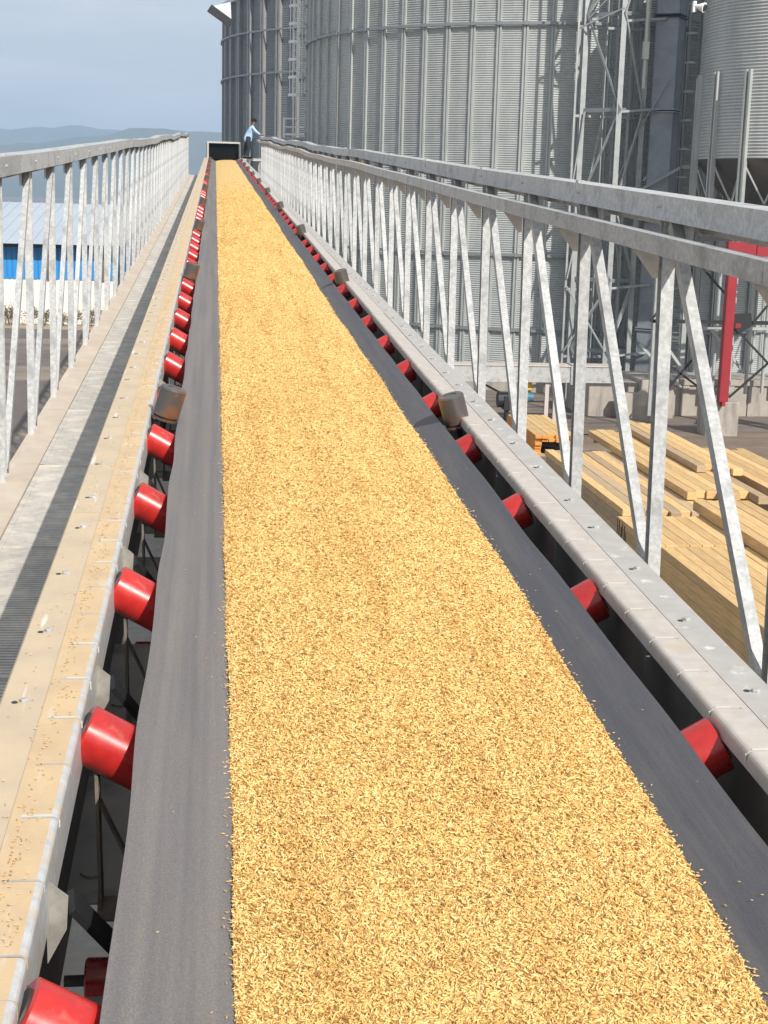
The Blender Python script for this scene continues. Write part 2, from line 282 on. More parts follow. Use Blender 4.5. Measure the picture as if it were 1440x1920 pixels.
# ------------------------------------------------------------------ conveyor
S0,S1=-3.0,73.0
PIT=1.131; SR=2.085
XL,XR=-.171,1.082; ZE=-1.325; WW=.455; TA=R(30)
def wob(s,k=1.0): return .5+.5*math.sin(s*k)
conv=Th('belt_conveyor','long inclined belt conveyor with red rollers running up between the two trusses','conveyor',(.44,2,-2.0))
def belt():
    rnd=random.Random(3)
    # cross-section: (x, z) from left edge to right edge
    cs=math.cos(TA); sn=math.sin(TA)
    pr=[]
    for i in range(15):
        t=WW*i/14; pr.append((XL+t*cs,ZE-t*sn,1-i/14,0))
    xc0=XL+WW*cs; xc1=XR-WW*cs; zc=ZE-WW*sn
    for i in range(1,5): pr.append((xc0+(xc1-xc0)*i/5,zc,0,.5))
    for i in range(15):
        t=WW*(1-i/14); pr.append((XR-t*cs,ZE-t*sn,i/14,1))
    ph=[rnd.uniform(0,6) for _ in range(8)]
    n=len(pr); ss=[]; s=S0
    while s<S1+1: ss.append(s); s+=.055 if s<16 else .13
    vs=[]
    for s in ss:
        u=math.sin(math.pi*(s-SR)/PIT)**2
        nzv=math.sin(s*2.1+ph[0])*.5+math.sin(s*5.3+ph[1])*.3+math.sin(s*9.7+ph[2])*.2
        for (x,z,e,side) in pr:
            k=-1 if side==0 else (1 if side==1 else 0)
            sag=-.007*u*(.4+e)*(1 if side<1 else .35)
            x2=x-k*(.0035 if k<0 else .0015)*u*e**2+ (k*.0035*nzv*e**3 if k<0 else k*.002*nzv*e**3)
            z2=z+sag+.004*math.sin(s*3.3+x*9+ph[3])*e*.5
            if side==0:
                z2+=-.010*max(0,e-.86)/.14*(.8+.25*nzv)*(.3+.7*u)+.0035*math.exp(-((e-.55)/.06)**2)*math.sin(s*1.3+ph[4])
                # puckered bruise in the left wing
                b=math.exp(-((s-3.66)/.05)**2-((e-.80)/.12)**2); z2+=.006*b*math.sin(s*70)
            vs.append((x2,s,z2))
    m=len(ss)
    fs=[(j*n+i,j*n+i+1,(j+1)*n+i+1,(j+1)*n+i) for j in range(m-1) for i in range(n-1)]
    k=len(vs); vs2=[(x,s,z-.011) for x,s,z in vs]
    fs+=[(k+(j+1)*n+i,k+(j+1)*n+i+1,k+j*n+i+1,k+j*n+i) for j in range(m-1) for i in range(n-1)]
    for j in range(m-1):
        fs.append((j*n,(j+1)*n,k+(j+1)*n,k+j*n)); a=j*n+n-1; fs.append((a,k+a,k+a+n,a+n))
    mb=MB(); mb.add(vs+vs2,fs); return mb
conv.part('belt',belt(),BELT,smooth=True)
# return belt below
mb=MB(); mb.box(.02,.93,S0,S1,-1.916,-1.905); conv.part('return_belt',mb,BELT)
# rollers
cs,sn=math.cos(TA),math.sin(TA); RR=.068
def wing(side):
    # axis endpoints, roller tangent to belt underside
    ex,ez=(XL,ZE) if side<0 else (XR,ZE)
    dx=cs if side<0 else -cs; nx=-sn if side<0 else sn      # inward direction / normal down-out
    ax=Vector((ex,0,ez-.012))+Vector((nx if False else 0,0,0))
    nrm=Vector((sn if side<0 else -sn,0,cs))                 # up normal of the wing
    base=Vector((ex,0,ez-.019))-nrm*RR
    o0=-.112 if side<0 else -.082
    return base+Vector((dx,0,-sn))*o0, base+Vector((dx,0,-sn))*.43, nrm
RL={}
for side in (-1,1):
    p,q,nr=wing(side); L=(q-p).length
    mb=MB(); mb.revolve(p,q,[(0,RR-.012),(.0,RR-.006),(.004,RR),(L-.004,RR),(L,RR-.01)],n=40,mi=0)
    a=(q-p).normalized()
    mb.tube(p-a*.014,p,.012,10,mi=1); mb.tube(p-a*.004,p+a*.001,RR-.020,20,mi=1)
    RL[side]=mb.mesh('roller',[RED,CAPM],smooth=True)
mb=MB(); zc=ZE-WW*sn-.011-RR
mb.revolve((.245,0,zc),(.705,0,zc),[(0,RR-.008),(.004,RR),(.456,RR),(.46,RR-.008)],n=28); mb.tube((.22,0,zc),(.73,0,zc),.012,8,mi=1)
RC=mb.mesh('roller',[RED,CAPM],smooth=True)
mb=MB(); mb.revolve((-.30,0,-1.97),(1.18,0,-1.97),[(0,.048),(.004,.053),(1.476,.053),(1.48,.048)],n=24); mb.tube((-.35,0,-1.97),(1.24,0,-1.97),.014,8,mi=1)
RT=mb.mesh('return_roller',[RED,CAPM],smooth=True)
# idler frame: inverted angle + uprights
mb=MB()
mb.prof([(-.045,-1.80),(0,-1.765),(.045,-1.80),(.045,-1.808),(0,-1.773),(-.045,-1.808)],-.27,1.15,axis='x')
mb.beam((.235,0,-1.78),(.235,0,-1.66),.008,.05,(0,1,0)); mb.beam((.715,0,-1.78),(.715,0,-1.66),.008,.05,(0,1,0))
def upright(x,k):
    mb.beam((x,0,-1.79),(x+k*.005,0,-1.40),.008,.06,(0,1,0)); mb.beam((x-k*.12,.0,-1.80),(x,0,-1.52),.006,.03,(0,1,0))
upright(-.262,-1); upright(1.165,1)
IDF=mb.mesh('idler_frame',[DUSTB])
nroll=0; s=SR-3*PIT; RS=[]
while s<S1-1: RS.append(s); s+=PIT
for s in RS:
    j=random.uniform(-.004,.004)
    conv.put('roller',RL[-1],(0,s,j)); conv.put('roller',RL[1],(0,s-.085,j)); 
    if s<40: conv.put('roller',RC,(0,s,0))
    conv.put('idler_frame',IDF,(0,s,0))
s=SR+PIT-.03
while s<20: conv.put('return_roller',RT,(0,s,0)); s+=PIT*2
# bracket feet: galvanised gussets standing behind every roller, bolted to the side channel
mb=MB(); mb.prof([(-.302,-1.33),(-.262,-1.365),(-.266,-1.43),(-.302,-1.50)],.0,.006); GUS=mb.mesh('gusset_plate',[M('dirty gusset steel',(.22,.21,.185),.7,.1,var=(.34,.32,.28),scale=22)])
mb=MB(); mb.beam((-.262,.03,-1.40),(-.02,.16,-1.78),.014,.06,(0,1,0)); STR=mb.mesh('strut',[BLACK])
mb=MB(); mb.box(1.19,1.25,-.005,.0,-1.60,-1.345); GUR=mb.mesh('hanger_plate',[INNER])
for s in RS:
    conv.put('gusset_plate',GUS,(0,s+.40,0)); conv.put('strut',STR,(0,s+.42,0)); conv.put('hanger_plate',GUR,(0,s+.55,0))
# inner side sheets (pan) between frame and return belt
mb=MB()
for x,k in ((-.36,1),(1.26,-1)):
    mb.box(min(x,x+k*.006),max(x,x+k*.006),S0,S1,-1.95,-1.42)
PANS=conv.part('side_sheet',mb,INNER)
mb=MB(); mb.box(1.255,1.285,S0,S1,-1.33,-1.312); conv.part('seam_shade_strip',mb,SHADEBLK)  # added dark strip paints the shade in the gap between angle and channel
mb=MB(); 
mb.box(-.355,1.25,.05,.78,-1.816,-1.811); mb.tube((-.30,.20,-1.81),(-.30,.20,-1.803),.030,14)
DKP=mb.mesh('deck_plate',[PLATE])
for s in RS: conv.put('deck_plate',DKP,(0,s,0))

mb=MB(); mb.box(-.46,1.35,S0,S1,-2.24,-2.23); conv.part('bottom_tray',mb,GALV_DUST)
# side frames: slotted inner angle + outer channel, 3 m lengths
def angle_mesh(k,mat,drop=.12,pb=1.0,seed=0):
    rnd=random.Random(seed)
    # local: y 0..2.994, inner lip at x=0, flange to x=-.092 (k=1: lip on +x side);   top z=0
    mb=MB(); r=.014; th=.004
    arc=[(-.014+r*math.sin(a),-.014+r*math.cos(a)) for a in [0,R(22),R(45),R(68),R(90)]]
    outer=[(-.092,0),(-.074,0)]+arc+[(0,-.024),(0,-.034),(0,-drop)]
    L=2.994; slots=[.12+.2495*i for i in range(12)]; ys=[0]; 
    for y in slots: ys+=[y,y+.008]
    ys.append(L)
    mi_of=lambda i:0 if i<2 else 1
    n=len(outer)
    inner=[]
    for i,(x,z) in enumerate(outer):
        if i<3: inner.append((x,z-th))
        elif i<7: 
            a=[0,R(22),R(45),R(68),R(90)][i-2]; inner.append((-.014+(r-th)*math.sin(a),-.014+(r-th)*math.cos(a)))
        else: inner.append((x-th,z))
    for j in range(len(ys)-1):
        slot=(j%2==1)
        idx=list(range(n))
        segs=[(0,n-1)] if not slot else [(0,1),(n-3 if False else 7,n-1)]
        for a,b in segs:
            pts=outer[a:b+1]+inner[a:b+1][::-1]
            pts=[(k*x,z) for x,z in pts]
            vs=[(x,y,z) for y in (ys[j],ys[j+1]) for x,z in pts]; m=len(pts); h=b-a+1
            fs=[];mi=[]
            for i in range(m):
                fs.append((i,(i+1)%m,m+(i+1)%m,m+i))
            base=len(mb.f); mb.add(vs,fs)
            for i in range(m):
                if i<h-1: mb.mi[base+i]=0 if (a+i)<2 else 1
                else: mb.mi[base+i]=1
            # end caps as quad strips where the section changes
            if True:
                for yy in (0,1):
                    mb.add([(k*outer[i][0],ys[j+yy],outer[i][1]) for i in range(a,b+1)]+[(k*inner[i][0],ys[j+yy],inner[i][1]) for i in range(a,b+1)],
                           [(i,i+1,h+i+1,h+i) for i in range(h-1)],1) if (slot or True) and not slot else None
    for y in slots:
        if rnd.random()>pb: continue
        for x0_,x1_,z0_,z1_ in ((-.074+rnd.random()*.03,-.012,0,.002),(-.002,.002,-.032+rnd.random()*.01,-.010)):
            mb.box(min(k*x0_,k*x1_),max(k*x0_,k*x1_),y+.0085,y+.0128,z0_,z1_,mi=len(mat)-1)
    return mb.mesh('slotted_angle',mat,smooth=False)
BARE=M('bare slot bead painted sunlit',(.66,.65,.62),.45,.2)  # bare metal bead, coloured bright as the sunlit edge of each slot
ANG_L=[angle_mesh(1,[DUSTL,LIPM,BARE],pb=.7,seed=i) for i in range(3)]+[angle_mesh(1,[DUSTL,LIPM,BARE],pb=0)]; ANG_R=[angle_mesh(-1,[FRR,FRR,BARE],drop=.042,pb=.9,seed=5+i) for i in range(3)]+[angle_mesh(-1,[FRR,FRR,BARE],drop=.042,pb=0)]
def chan_mesh(k,mat):
    mb=MB(); L=2.990
    pts=[(0,-.003),(0,.0),(-.100,.0),(-.106,-.006),(-.106,-.20),(-.05,-.20),(-.05,-.194),(-.100,-.194),(-.100,-.006),(-.09,-.006),(0,-.006)]
    mb.prof([(k*x,z) for x,z in pts],0,L); return mb.mesh('side_channel',mat)
CH_L=chan_mesh(1,[DUSTC]); CH_R=chan_mesh(-1,[FRR2])
mb=MB(); mb.revolve((0,0,0),(0,0,.008),[(0,.011),(.006,.011),(.008,.008)],n=6); mb.tube((-.022,.0,-.0),(-.022,0,.0015),.008,8,mi=1)
BOLT=mb.mesh('bolt',[GALV,CAPM])
mb=MB(); mb.revolve((0,0,0),(0,0,.007),[(0,.010),(.005,.010),(.007,.007)],n=6)
BOLT1=mb.mesh('bolt',[GALV])
k=0; s=-.95-3*1
while s<S1-.1:
    for side,xa,ang,ch in ((-1,-.296,ANG_L,CH_L),(1,1.172,ANG_R,CH_R)):
        dz=random.uniform(-.003,.003)
        conv.put('slotted_angle',ang[int((s+50)/3)%3 if s<(10 if side<0 else 8) else 3],(xa,s,-1.297+dz+.003))
        c=conv.put('side_channel',ch,(xa+side*(.0915 if side<0 else .100),s,-1.2985+dz*.3))
        if s<24:
            for i in range(6):
                conv.put('bolt',BOLT,(side*(.05+random.uniform(-.006,.006)),.22+.515*i+random.uniform(-.03,.03),0),rot=(0,0,random.uniform(-.5,.5)),parent=c)
    s+=3.0
# guide rollers standing at the belt edges
mb=MB(); gl=Vector((0.30,-.04,1)).normalized()
mb.revolve((0,0,0),gl,[(0,.075),(.008,.075),(.0081,.052),(.018,.063),(.148,.063),(.155,.056),(.1551,.030),(.152,.030)],n=32)
mb.tube(gl*-.10,gl*.005,.013,10,mi=1)
GRL=mb.mesh('guide_roller',[RUST,BLACK],smooth=True)
mb=MB(); gl=Vector((-0.30,-.04,1)).normalized()
mb.revolve((0,0,0),gl,[(0,.075),(.008,.075),(.0081,.052),(.018,.063),(.148,.063),(.155,.056),(.1551,.030),(.152,.030)],n=32)
mb.tube(gl*-.10,gl*.005,.013,10,mi=1)
GRR_=mb.mesh('guide_roller',[RUST,BLACK],smooth=True)
for i in range(10):
    conv.put('guide_roller',GRL,(-.232,6.98+6.75*i,-1.335)); conv.put('guide_roller',GRR_,(1.168,6.93+6.55*i,-1.345))
# head hood
mb=MB(); s=72.6
mb.box(-.36,-.29,s,s+1.9,-1.30,-.62); mb.box(1.13,1.20,s,s+1.9,-1.30,-.62); mb.box(-.36,1.20,s,s+1.9,-.62,-.55)
mb.box(-.40,1.24,s+1.8,s+1.9,-1.9,-.62)
conv.part('hood',mb,GALV)
mb=MB(); 
for i in range(7): x=-.27+i*.199; mb.box(x,x+.192,s+.22+.01*(i%2),s+.228+.01*(i%2),-1.34,-.63)
conv.part('rubber_curtain',mb,SHADEBLK)
mb=MB(); mb.box(-.28,1.12,s+.9,s+.95,-1.5,-.62); conv.part('hood_shade_sheet',mb,SHADEBLK)  # black sheet stands in for the shade inside the hood
# gantry below
mb=MB()
for x in (-1.26,-.48,1.36,2.12): mb.box(x-.05,x+.05,S0,S1+2,-2.40,-2.24)
conv.part('floor_beam',mb,GALV)
mb=MB(); s=0.5
while s<S1: mb.box(-1.30,2.18,s,s+.08,-2.52,-2.402); s+=3.08
conv.part('cross_beam',mb,GALV)
for i,s in enumerate((10,26,42,58,72)):
    zb=-(H+ s*math.sin(INC))  # reach the ground
    for x in (-1.1,2.0):
        mb=MB(); p=Vector((x,s,-2.53)); q=RI.to_3x3().inverted()@(Vector((x*1.0+.44*0,CW(x,s,-2.53).y,0))-CAM)
        mb.beam(p,q,.2,.2,(0,1,0)); conv.part('support_leg',mb,GALV_DK)
# ------------------------------------------------------------------ grain
def grainpt(a,s):
    xl=.040+.002*math.sin(s*2.3)+.002*math.sin(s*7.1); xr=.962+.005*math.sin(s*.8+1)+.003*math.sin(s*3.1)-.04*math.exp(-max(0,s-2)/.9)+.012*math.exp(-((s-5.)/2.)**2)
    zl=ZE-(xl-XL)*math.tan(TA)+.001; zr=ZE-(XR-xr)*math.tan(TA)+.001
    x=xl+(xr-xl)*a
    dome=(1-abs(2*a-1)**2.6)*.036
    z=zl+(zr-zl)*a+dome
    z+=.0022*math.sin(s*2.9+a*7)*math.sin(a*math.pi)+.0022*math.sin(s*1.1-a*11)*math.sin(a*math.pi)-.009*math.exp(-((a-.62-.05*math.sin(s*.15))/.022)**2)*(1 if s>9 else .2)
    return (x,s,z)
def grain(s0,s1,ds,name,ridge=0):
    n=41; vs=[]; ss=[]; s=s0
    while s<s1+1e-6: ss.append(s); s+=ds
    for s in ss:
        for i in range(n): vs.append(grainpt(i/(n-1),s))
    mb=MB(); mb.add(vs,[(j*n+i,j*n+i+1,(j+1)*n+i+1,(j+1)*n+i) for j in range(len(ss)-1) for i in range(n-1)])
    return mb
g=grain(S0,72.9,.1,'paddy_grain').build('paddy_grain',[GRB,GRN],None,off=(.5,2,-1.45),smooth=True)
g.location=CW(.5,2,-1.45); g.rotation_euler=(INC,0,0)
tag(g,'golden paddy grain heaped along the middle of the moving belt','grain',kind='stuff')
def grain_gn(o,s_near,s_far,dens,size):
    ng=bpy.data.node_groups.new('grain scatter','GeometryNodeTree')
    ng.interface.new_socket('Geometry',in_out='INPUT',socket_type='NodeSocketGeometry'); ng.interface.new_socket('Geometry',in_out='OUTPUT',socket_type='NodeSocketGeometry')
    N=ng.nodes; L=ng.links; gi=N.new('NodeGroupInput'); go=N.new('NodeGroupOutput')
    pos=N.new('GeometryNodeInputPosition'); sp=N.new('ShaderNodeSeparateXYZ'); L.new(pos.outputs[0],sp.inputs[0])
    mr=N.new('ShaderNodeMapRange'); mr.inputs[1].default_value=s_near-2; mr.inputs[2].default_value=s_far-2; mr.inputs[3].default_value=1.0; mr.inputs[4].default_value=0.0
    L.new(sp.outputs[1],mr.inputs[0])
    pw=N.new('ShaderNodeMath'); pw.operation='POWER'; pw.inputs[1].default_value=3.2; L.new(mr.outputs[0],pw.inputs[0])
    dm=N.new('ShaderNodeMath'); dm.operation='MULTIPLY'; dm.inputs[1].default_value=dens; L.new(pw.outputs[0],dm.inputs[0])
    lt=N.new('FunctionNodeCompare'); lt.data_type='FLOAT'; lt.operation='LESS_THAN'; lt.inputs[1].default_value=s_far-2; L.new(sp.outputs[1],lt.inputs[0])
    gt=N.new('FunctionNodeCompare'); gt.data_type='FLOAT'; gt.operation='GREATER_THAN'; gt.inputs[1].default_value=s_near-2; L.new(sp.outputs[1],gt.inputs[0])
    m1=N.new('ShaderNodeMath'); m1.operation='MULTIPLY'; L.new(lt.outputs[0],m1.inputs[0]); L.new(gt.outputs[0],m1.inputs[1])
    m2=N.new('ShaderNodeMath'); m2.operation='MULTIPLY'; L.new(m1.outputs[0],m2.inputs[0]); L.new(dm.outputs[0],m2.inputs[1])
    dp=N.new('GeometryNodeDistributePointsOnFaces'); dp.distribute_method='RANDOM'; L.new(gi.outputs[0],dp.inputs['Mesh']); L.new(m2.outputs[0],dp.inputs['Density'])
    ic=N.new('GeometryNodeMeshUVSphere'); ic.inputs[0].default_value=6; ic.inputs[1].default_value=5; ic.inputs[2].default_value=1.0
    sm=N.new('GeometryNodeSetShadeSmooth'); L.new(ic.outputs['Mesh'],sm.inputs[0])
    st=N.new('GeometryNodeSetMaterial'); st.inputs['Material'].default_value=GRN; L.new(sm.outputs[0],st.inputs[0])
    tr=N.new('GeometryNodeTransform'); tr.inputs['Scale'].default_value=(size*.30,size*.24,size); tr.inputs['Rotation'].default_value=(0,math.pi/2,0); L.new(st.outputs[0],tr.inputs[0])
    ip=N.new('GeometryNodeInstanceOnPoints'); L.new(dp.outputs['Points'],ip.inputs['Points']); L.new(tr.outputs[0],ip.inputs['Instance'])
    rv=N.new('FunctionNodeRandomValue'); rv.data_type='FLOAT_VECTOR'; rv.inputs[0].default_value=(-.75,-.75,0); rv.inputs[1].default_value=(.75,.75,6.283); L.new(rv.outputs[0],ip.inputs['Rotation'])
    rs=N.new('FunctionNodeRandomValue'); rs.data_type='FLOAT'; rs.inputs[2].default_value=.60; rs.inputs[3].default_value=1.2; rs.inputs['Seed'].default_value=5
    # grains drawn a little larger far off, where they are fewer
    mg=N.new('ShaderNodeMapRange'); mg.inputs[1].default_value=s_near-2; mg.inputs[2].default_value=s_far-2; mg.inputs[3].default_value=1.0; mg.inputs[4].default_value=3.0; L.new(sp.outputs[1],mg.inputs[0])
    ms=N.new('ShaderNodeMath'); ms.operation='MULTIPLY'; L.new(rs.outputs[1],ms.inputs[0]); L.new(mg.outputs[0],ms.inputs[1]); L.new(ms.outputs[0],ip.inputs['Scale'])
    sa=N.new('GeometryNodeStoreNamedAttribute'); sa.data_type='FLOAT'; sa.domain='INSTANCE'; sa.inputs['Name'].default_value='tint'
    r2=N.new('FunctionNodeRandomValue'); r2.data_type='FLOAT'; r2.inputs['Seed'].default_value=9; L.new(ip.outputs[0],sa.inputs[0]); L.new(r2.outputs[1],sa.inputs['Value'])
    tz=N.new('GeometryNodeTranslateInstances'); rz=N.new('FunctionNodeRandomValue'); rz.data_type='FLOAT_VECTOR'; rz.inputs[0].default_value=(0,0,-.0015); rz.inputs[1].default_value=(0,0,.0045); rz.inputs['Seed'].default_value=21
    L.new(sa.outputs[0],tz.inputs[0]); L.new(rz.outputs[0],tz.inputs['Translation'])
    jn=N.new('GeometryNodeJoinGeometry'); L.new(gi.outputs[0],jn.inputs[0]); L.new(tz.outputs[0],jn.inputs[0]); L.new(jn.outputs[0],go.inputs[0])
    md=o.modifiers.new('scatter','NODES'); md.node_group=ng
grain_gn(g,1.6,46.0,58000,.0057)
# spilt grains lying on the left frame, the right frame and the belt
def spill(name,label,n,fx,s0,s1,base,seed,sz=.0045):
    rnd=random.Random(seed); mb=MB()
    for _ in range(n):
        s=s0+(s1-s0)*rnd.random()**1.3; x,z=fx(s,rnd); a=rnd.uniform(0,6.28); L=sz*rnd.uniform(.8,1.2); w=L*.36; c,s_=math.cos(a),math.sin(a)
        pts=[(-L,0,0),(0,-w,0),(L,0,0),(0,w,0),(0,0,w),(0,0,-w)]
        mb.add([(x+px*c-py*s_,s+px*s_+py*c,z+w*.8+pz) for px,py,pz in pts],[(0,1,4),(1,2,4),(2,3,4),(3,0,4),(1,0,5),(2,1,5),(3,2,5),(0,3,5)])
    o=mb.build(name,[WOODT],None,off=base,smooth=True); o.location=CW(*base); o.rotation_euler=(INC,0,0); tag(o,label,'grain',kind='stuff'); return o
def fl(s,rnd):
    c=rnd.random()
    if c<.62: return (-.368+abs(rnd.gauss(0,.013)),-1.294) if math.sin(s*5.1)+math.sin(s*11)>-.6 else (-.36+rnd.random()*.04,-1.294)
    return (rnd.uniform(-.47,-.31),-1.2955)
spill('spilled_grain','loose grains caught along the seam of the dusty left frame',1000,fl,2.2,13,(-.38,2,-1.3),4)
def edge_l(s,r): x=.040-abs(r.gauss(0,.008)); return (x,ZE-(x-XL)*math.tan(TA)+.002)
def edge_r(s,r): x=grainpt(1,s)[0]+abs(r.gauss(0,.007)); return (x,ZE-(XR-x)*math.tan(TA)+.002)
spill('spilled_grain','thin fringe of loose grains along the left edge of the grain bed',650,edge_l,1.7,14,(.04,2,-1.45),11,.005)
spill('spilled_grain','thin fringe of loose grains along the right edge of the grain bed',450,edge_r,1.7,14,(.96,2,-1.40),12,.005)
spill('spilled_grain','few loose grains lying on the bare rubber wings of the belt',60,lambda s,r:((lambda x:(x,ZE-(x-XL)*math.tan(TA)+.004))(r.uniform(-.10,.03))) if r.random()<.6 else ((lambda x:(x,ZE-(XR-x)*math.tan(TA)+.004))(r.uniform(1.0,1.06))),2,9,(.5,2,-1.4),6,.0035)
# ------------------------------------------------------------------ walkways
mb=MB(); L=1.94
y=.0
while y<L-.02: mb.box(0,.655,y,y+.024,-.012,0); y+=.034
mb.box(0,.03,0,L,-.03,.004); mb.box(.625,.655,0,L,-.03,.004); mb.box(.31,.335,0,L,-.034,-.013); mb.box(0,.655,L-.022,L-.004,-.03,.006); mb.box(.03,.625,0,L,-.036,-.034)
GRT=mb.mesh('grating_panel',[GRID])
mb=MB(); mb.prof([(0,0),(.145,0),(.145,-.05),(.14,-.05),(.14,-.005),(.005,-.005),(.005,-.07),(0,-.07)],0,1.935); TOEP=mb.mesh('toe_plate',[TOE])
for lab,x0,tx,b in (('left walkway of slatted steel grating beside the dusty conveyor frame',-1.133,-1.282,(-.9,2,-2.16)),('right walkway of slatted steel grating hidden below the conveyor frame',1.395,2.055,(1.8,2,-2.16))):
    w=Th('walkway',lab,'walkway',b,'gantry walkways'); s=-2.05+1.95*0
    while s<S1+.5:
        w.put('grating_panel',GRT,(x0,s,-2.163+random.uniform(-.004,.004))); w.put('toe_plate',TOEP,(tx,s+.0,-2.150+random.uniform(-.003,.003))); s+=1.95
# ------------------------------------------------------------------ trusses
def chan_prof(w,d,lip,t):  # C with lips, opening towards +x ; x:0..d  y:-w/2..w/2
    h=w/2
    return [(0,-h),(d,-h),(d,-h+t),(t,-h+t),(t,h-t),(d,h-t),(d,h),(0,h)]
def wz(s): return .03*math.sin(.33*s+1.0)*min(1,max(0,s-8)/40)+.012*math.sin(.9*s)*min(1,max(0,s-8)/30)
def truss(side,name,label,xp,posts,sEnd,topz,bolt_dz):
    T=Th(name,label,'truss railing',(xp,2,-2.2),'truss railings along the gantry'); LW=.048 if side<0 else .062
    k=-side      # inward direction in x
    hgt=topz-(-2.15)
    mb=MB(); pr=[(k*(x-.055),y) for x,y in chan_prof(.066,LW,.018,.004)]
    LEAN=.10; tl=lambda z:LEAN*(z+2.05)
    mb.prof(pr,-2.16,topz-.015,axis='z'); mb.v=[(x,y+tl(z),z) for x,y,z in mb.v]; POST=mb.mesh('post',[GALV])
    ds=posts[1]-posts[0]
    mb=MB(); p=Vector((0,-.10+tl(topz-.13),topz-.13)); q=Vector((0,-ds+.05,-2.10))
    a=(q-p).normalized(); n=Vector((0,-a.z,a.y)); 
    if n.z<0: n=-n
    # channel along the diagonal: web faces up/camera
    W=.056; D=.05 if side>0 else .038
    def sec(c): 
        pts=[(-D/2,-W/2),(D/2,-W/2),(D/2,W/2),(-D/2,W/2)]
        return [Vector((xx,0,0))+c+n*(-yy) for xx,yy in pts]
    P=sec(p);Q=sec(q); mb.add(P+Q,[(0,1,2,3),(7,6,5,4),(0,4,5,1),(1,5,6,2),(2,6,7,3),(3,7,4,0)])
    DIAG=mb.mesh('diagonal_brace',[GALV])
    mb=MB(); mb.prof([(0,topz-.22),(k*.004,topz-.22),(k*.004,topz-.09),(0,topz-.09)],-.30,.10); GP=mb.mesh('node_plate',[GALV])
    for i,s in enumerate(posts):
        T.put('post',POST,(xp-k*.008,s,0)); 
        if i>0 or True: T.put('diagonal_brace',DIAG,(xp-k*.030,s,0))
        T.put('node_plate',GP,(xp-k*.062,s+tl(topz-.15),0))
    # chords in lengths of three bays
    seg=3*ds; s=posts[0]-ds*2.4; 
    while s<sEnd:
        e2=min(s+seg-.006,sEnd); nn=6 if s>20 else 3; ys=[s+(e2-s)*i/nn for i in range(nn+1)]
        x0=xp+k*.012; pts=[(x0,topz-.115),(x0+k*.004,topz-.115),(x0+k*.004,topz-.004),(x0+k*.004,topz),(x0-k*.165,topz),(x0-k*.165,topz-.165),(x0-k*.161,topz-.165),(x0-k*.161,topz-.004),(x0,topz-.004)]
        mb=MB(); m=len(pts); vs=[]
        for y in ys: vs+=[(x,y,z+wz(y)) for x,z in pts]
        fs=[(j*m+i,j*m+(i+1)%m,(j+1)*m+(i+1)%m,(j+1)*m+i) for j in range(nn) for i in range(m)]+[tuple(range(m-1,-1,-1)),tuple(nn*m+i for i in range(m))]
        mb.add(vs,fs); c=T.part('top_chord',mb,GALV)
        for ps in posts:
            ps=ps+tl(topz)
            if s<=ps<e2:
                bz=topz+bolt_dz+wz(ps)
                for oy in (-.016,.02) if ps<20 else (0,):
                    inst('bolt',BOLT1,c,(x0+k*.004-T.b[0],ps+oy-T.b[1],bz-T.b[2]),(0,k*math.pi/2,0))
        s+=seg
    if posts[0]<8 or True:
        for ps in posts[::2]:
            if ps<30:
                mb=MB(); mb.box(-.02,.02,-.03,.03,0,.014); o=T.part('clip',mb,GALV) if False else inst('clip',mb.mesh('clip',[GALV]),T.o,(xp-k*.02-T.b[0],ps+.3-T.b[1],topz+wz(ps)-T.b[2]))
    mb=MB(); mb.prof([(xp+k*.02,-2.26),(xp+k*.02,-2.158),(xp-k*.07,-2.158),(xp-k*.07,-2.164),(xp+k*.014,-2.164),(xp+k*.014,-2.26)],S0,sEnd); 
    T.part('bottom_chord',mb,GALV if side>0 else TOE)
    return T
pl=[9.14+1.525*i for i in range(-6,44)]
truss(-1,'truss_railing','left galvanised truss railing between the walkway and the blue building',-1.262,pl,74.9,-.195,-.055)
pr_=[6.80+1.625*i for i in range(-5,40)]
TR=truss(1,'truss_railing','right galvanised truss railing with a lower handrail in front of silos',2.115,pr_,72.4,-.235,-.05)
# lower handrail on brackets, inside the right truss
ds=1.625; s=.3; xh=1.975; zt=-.395
while s<72.4:
    e2=min(s+4.87,72.4); nn=5; ys=[s+(e2-s)*i/nn for i in range(nn+1)]
    pts=[(xh-.02,zt-.085),(xh-.015,zt-.085),(xh-.015,zt-.005),(xh+.05,zt-.005),(xh+.05,zt),(xh-.02,zt)]
    mb=MB(); m=len(pts); vs=[]
    for y in ys: vs+=[(x,y,z+wz(y+1)*.9) for x,z in pts]
    mb.add(vs,[(j*m+i,j*m+(i+1)%m,(j+1)*m+(i+1)%m,(j+1)*m+i) for j in range(nn) for i in range(m)]+[tuple(range(m-1,-1,-1)),tuple(nn*m+i for i in range(m))])
    TR.part('handrail',mb,GALV_DUST if s>16 else GALV); s+=4.876
mb=MB(); mb.prof([(xh-.01,zt-.087),(2.10,zt-.087),(2.10,zt-.225),(2.075,zt-.225)],-.034,-.030); mb.tube((2.085,-.04,zt-.205),(2.085,-.03,zt-.205),.010,8)
BRK=mb.mesh('handrail_bracket',[GALV_DUST])
for s in pr_:
    if s>.3: TR.put('handrail_bracket',BRK,(0,s+.155,0))
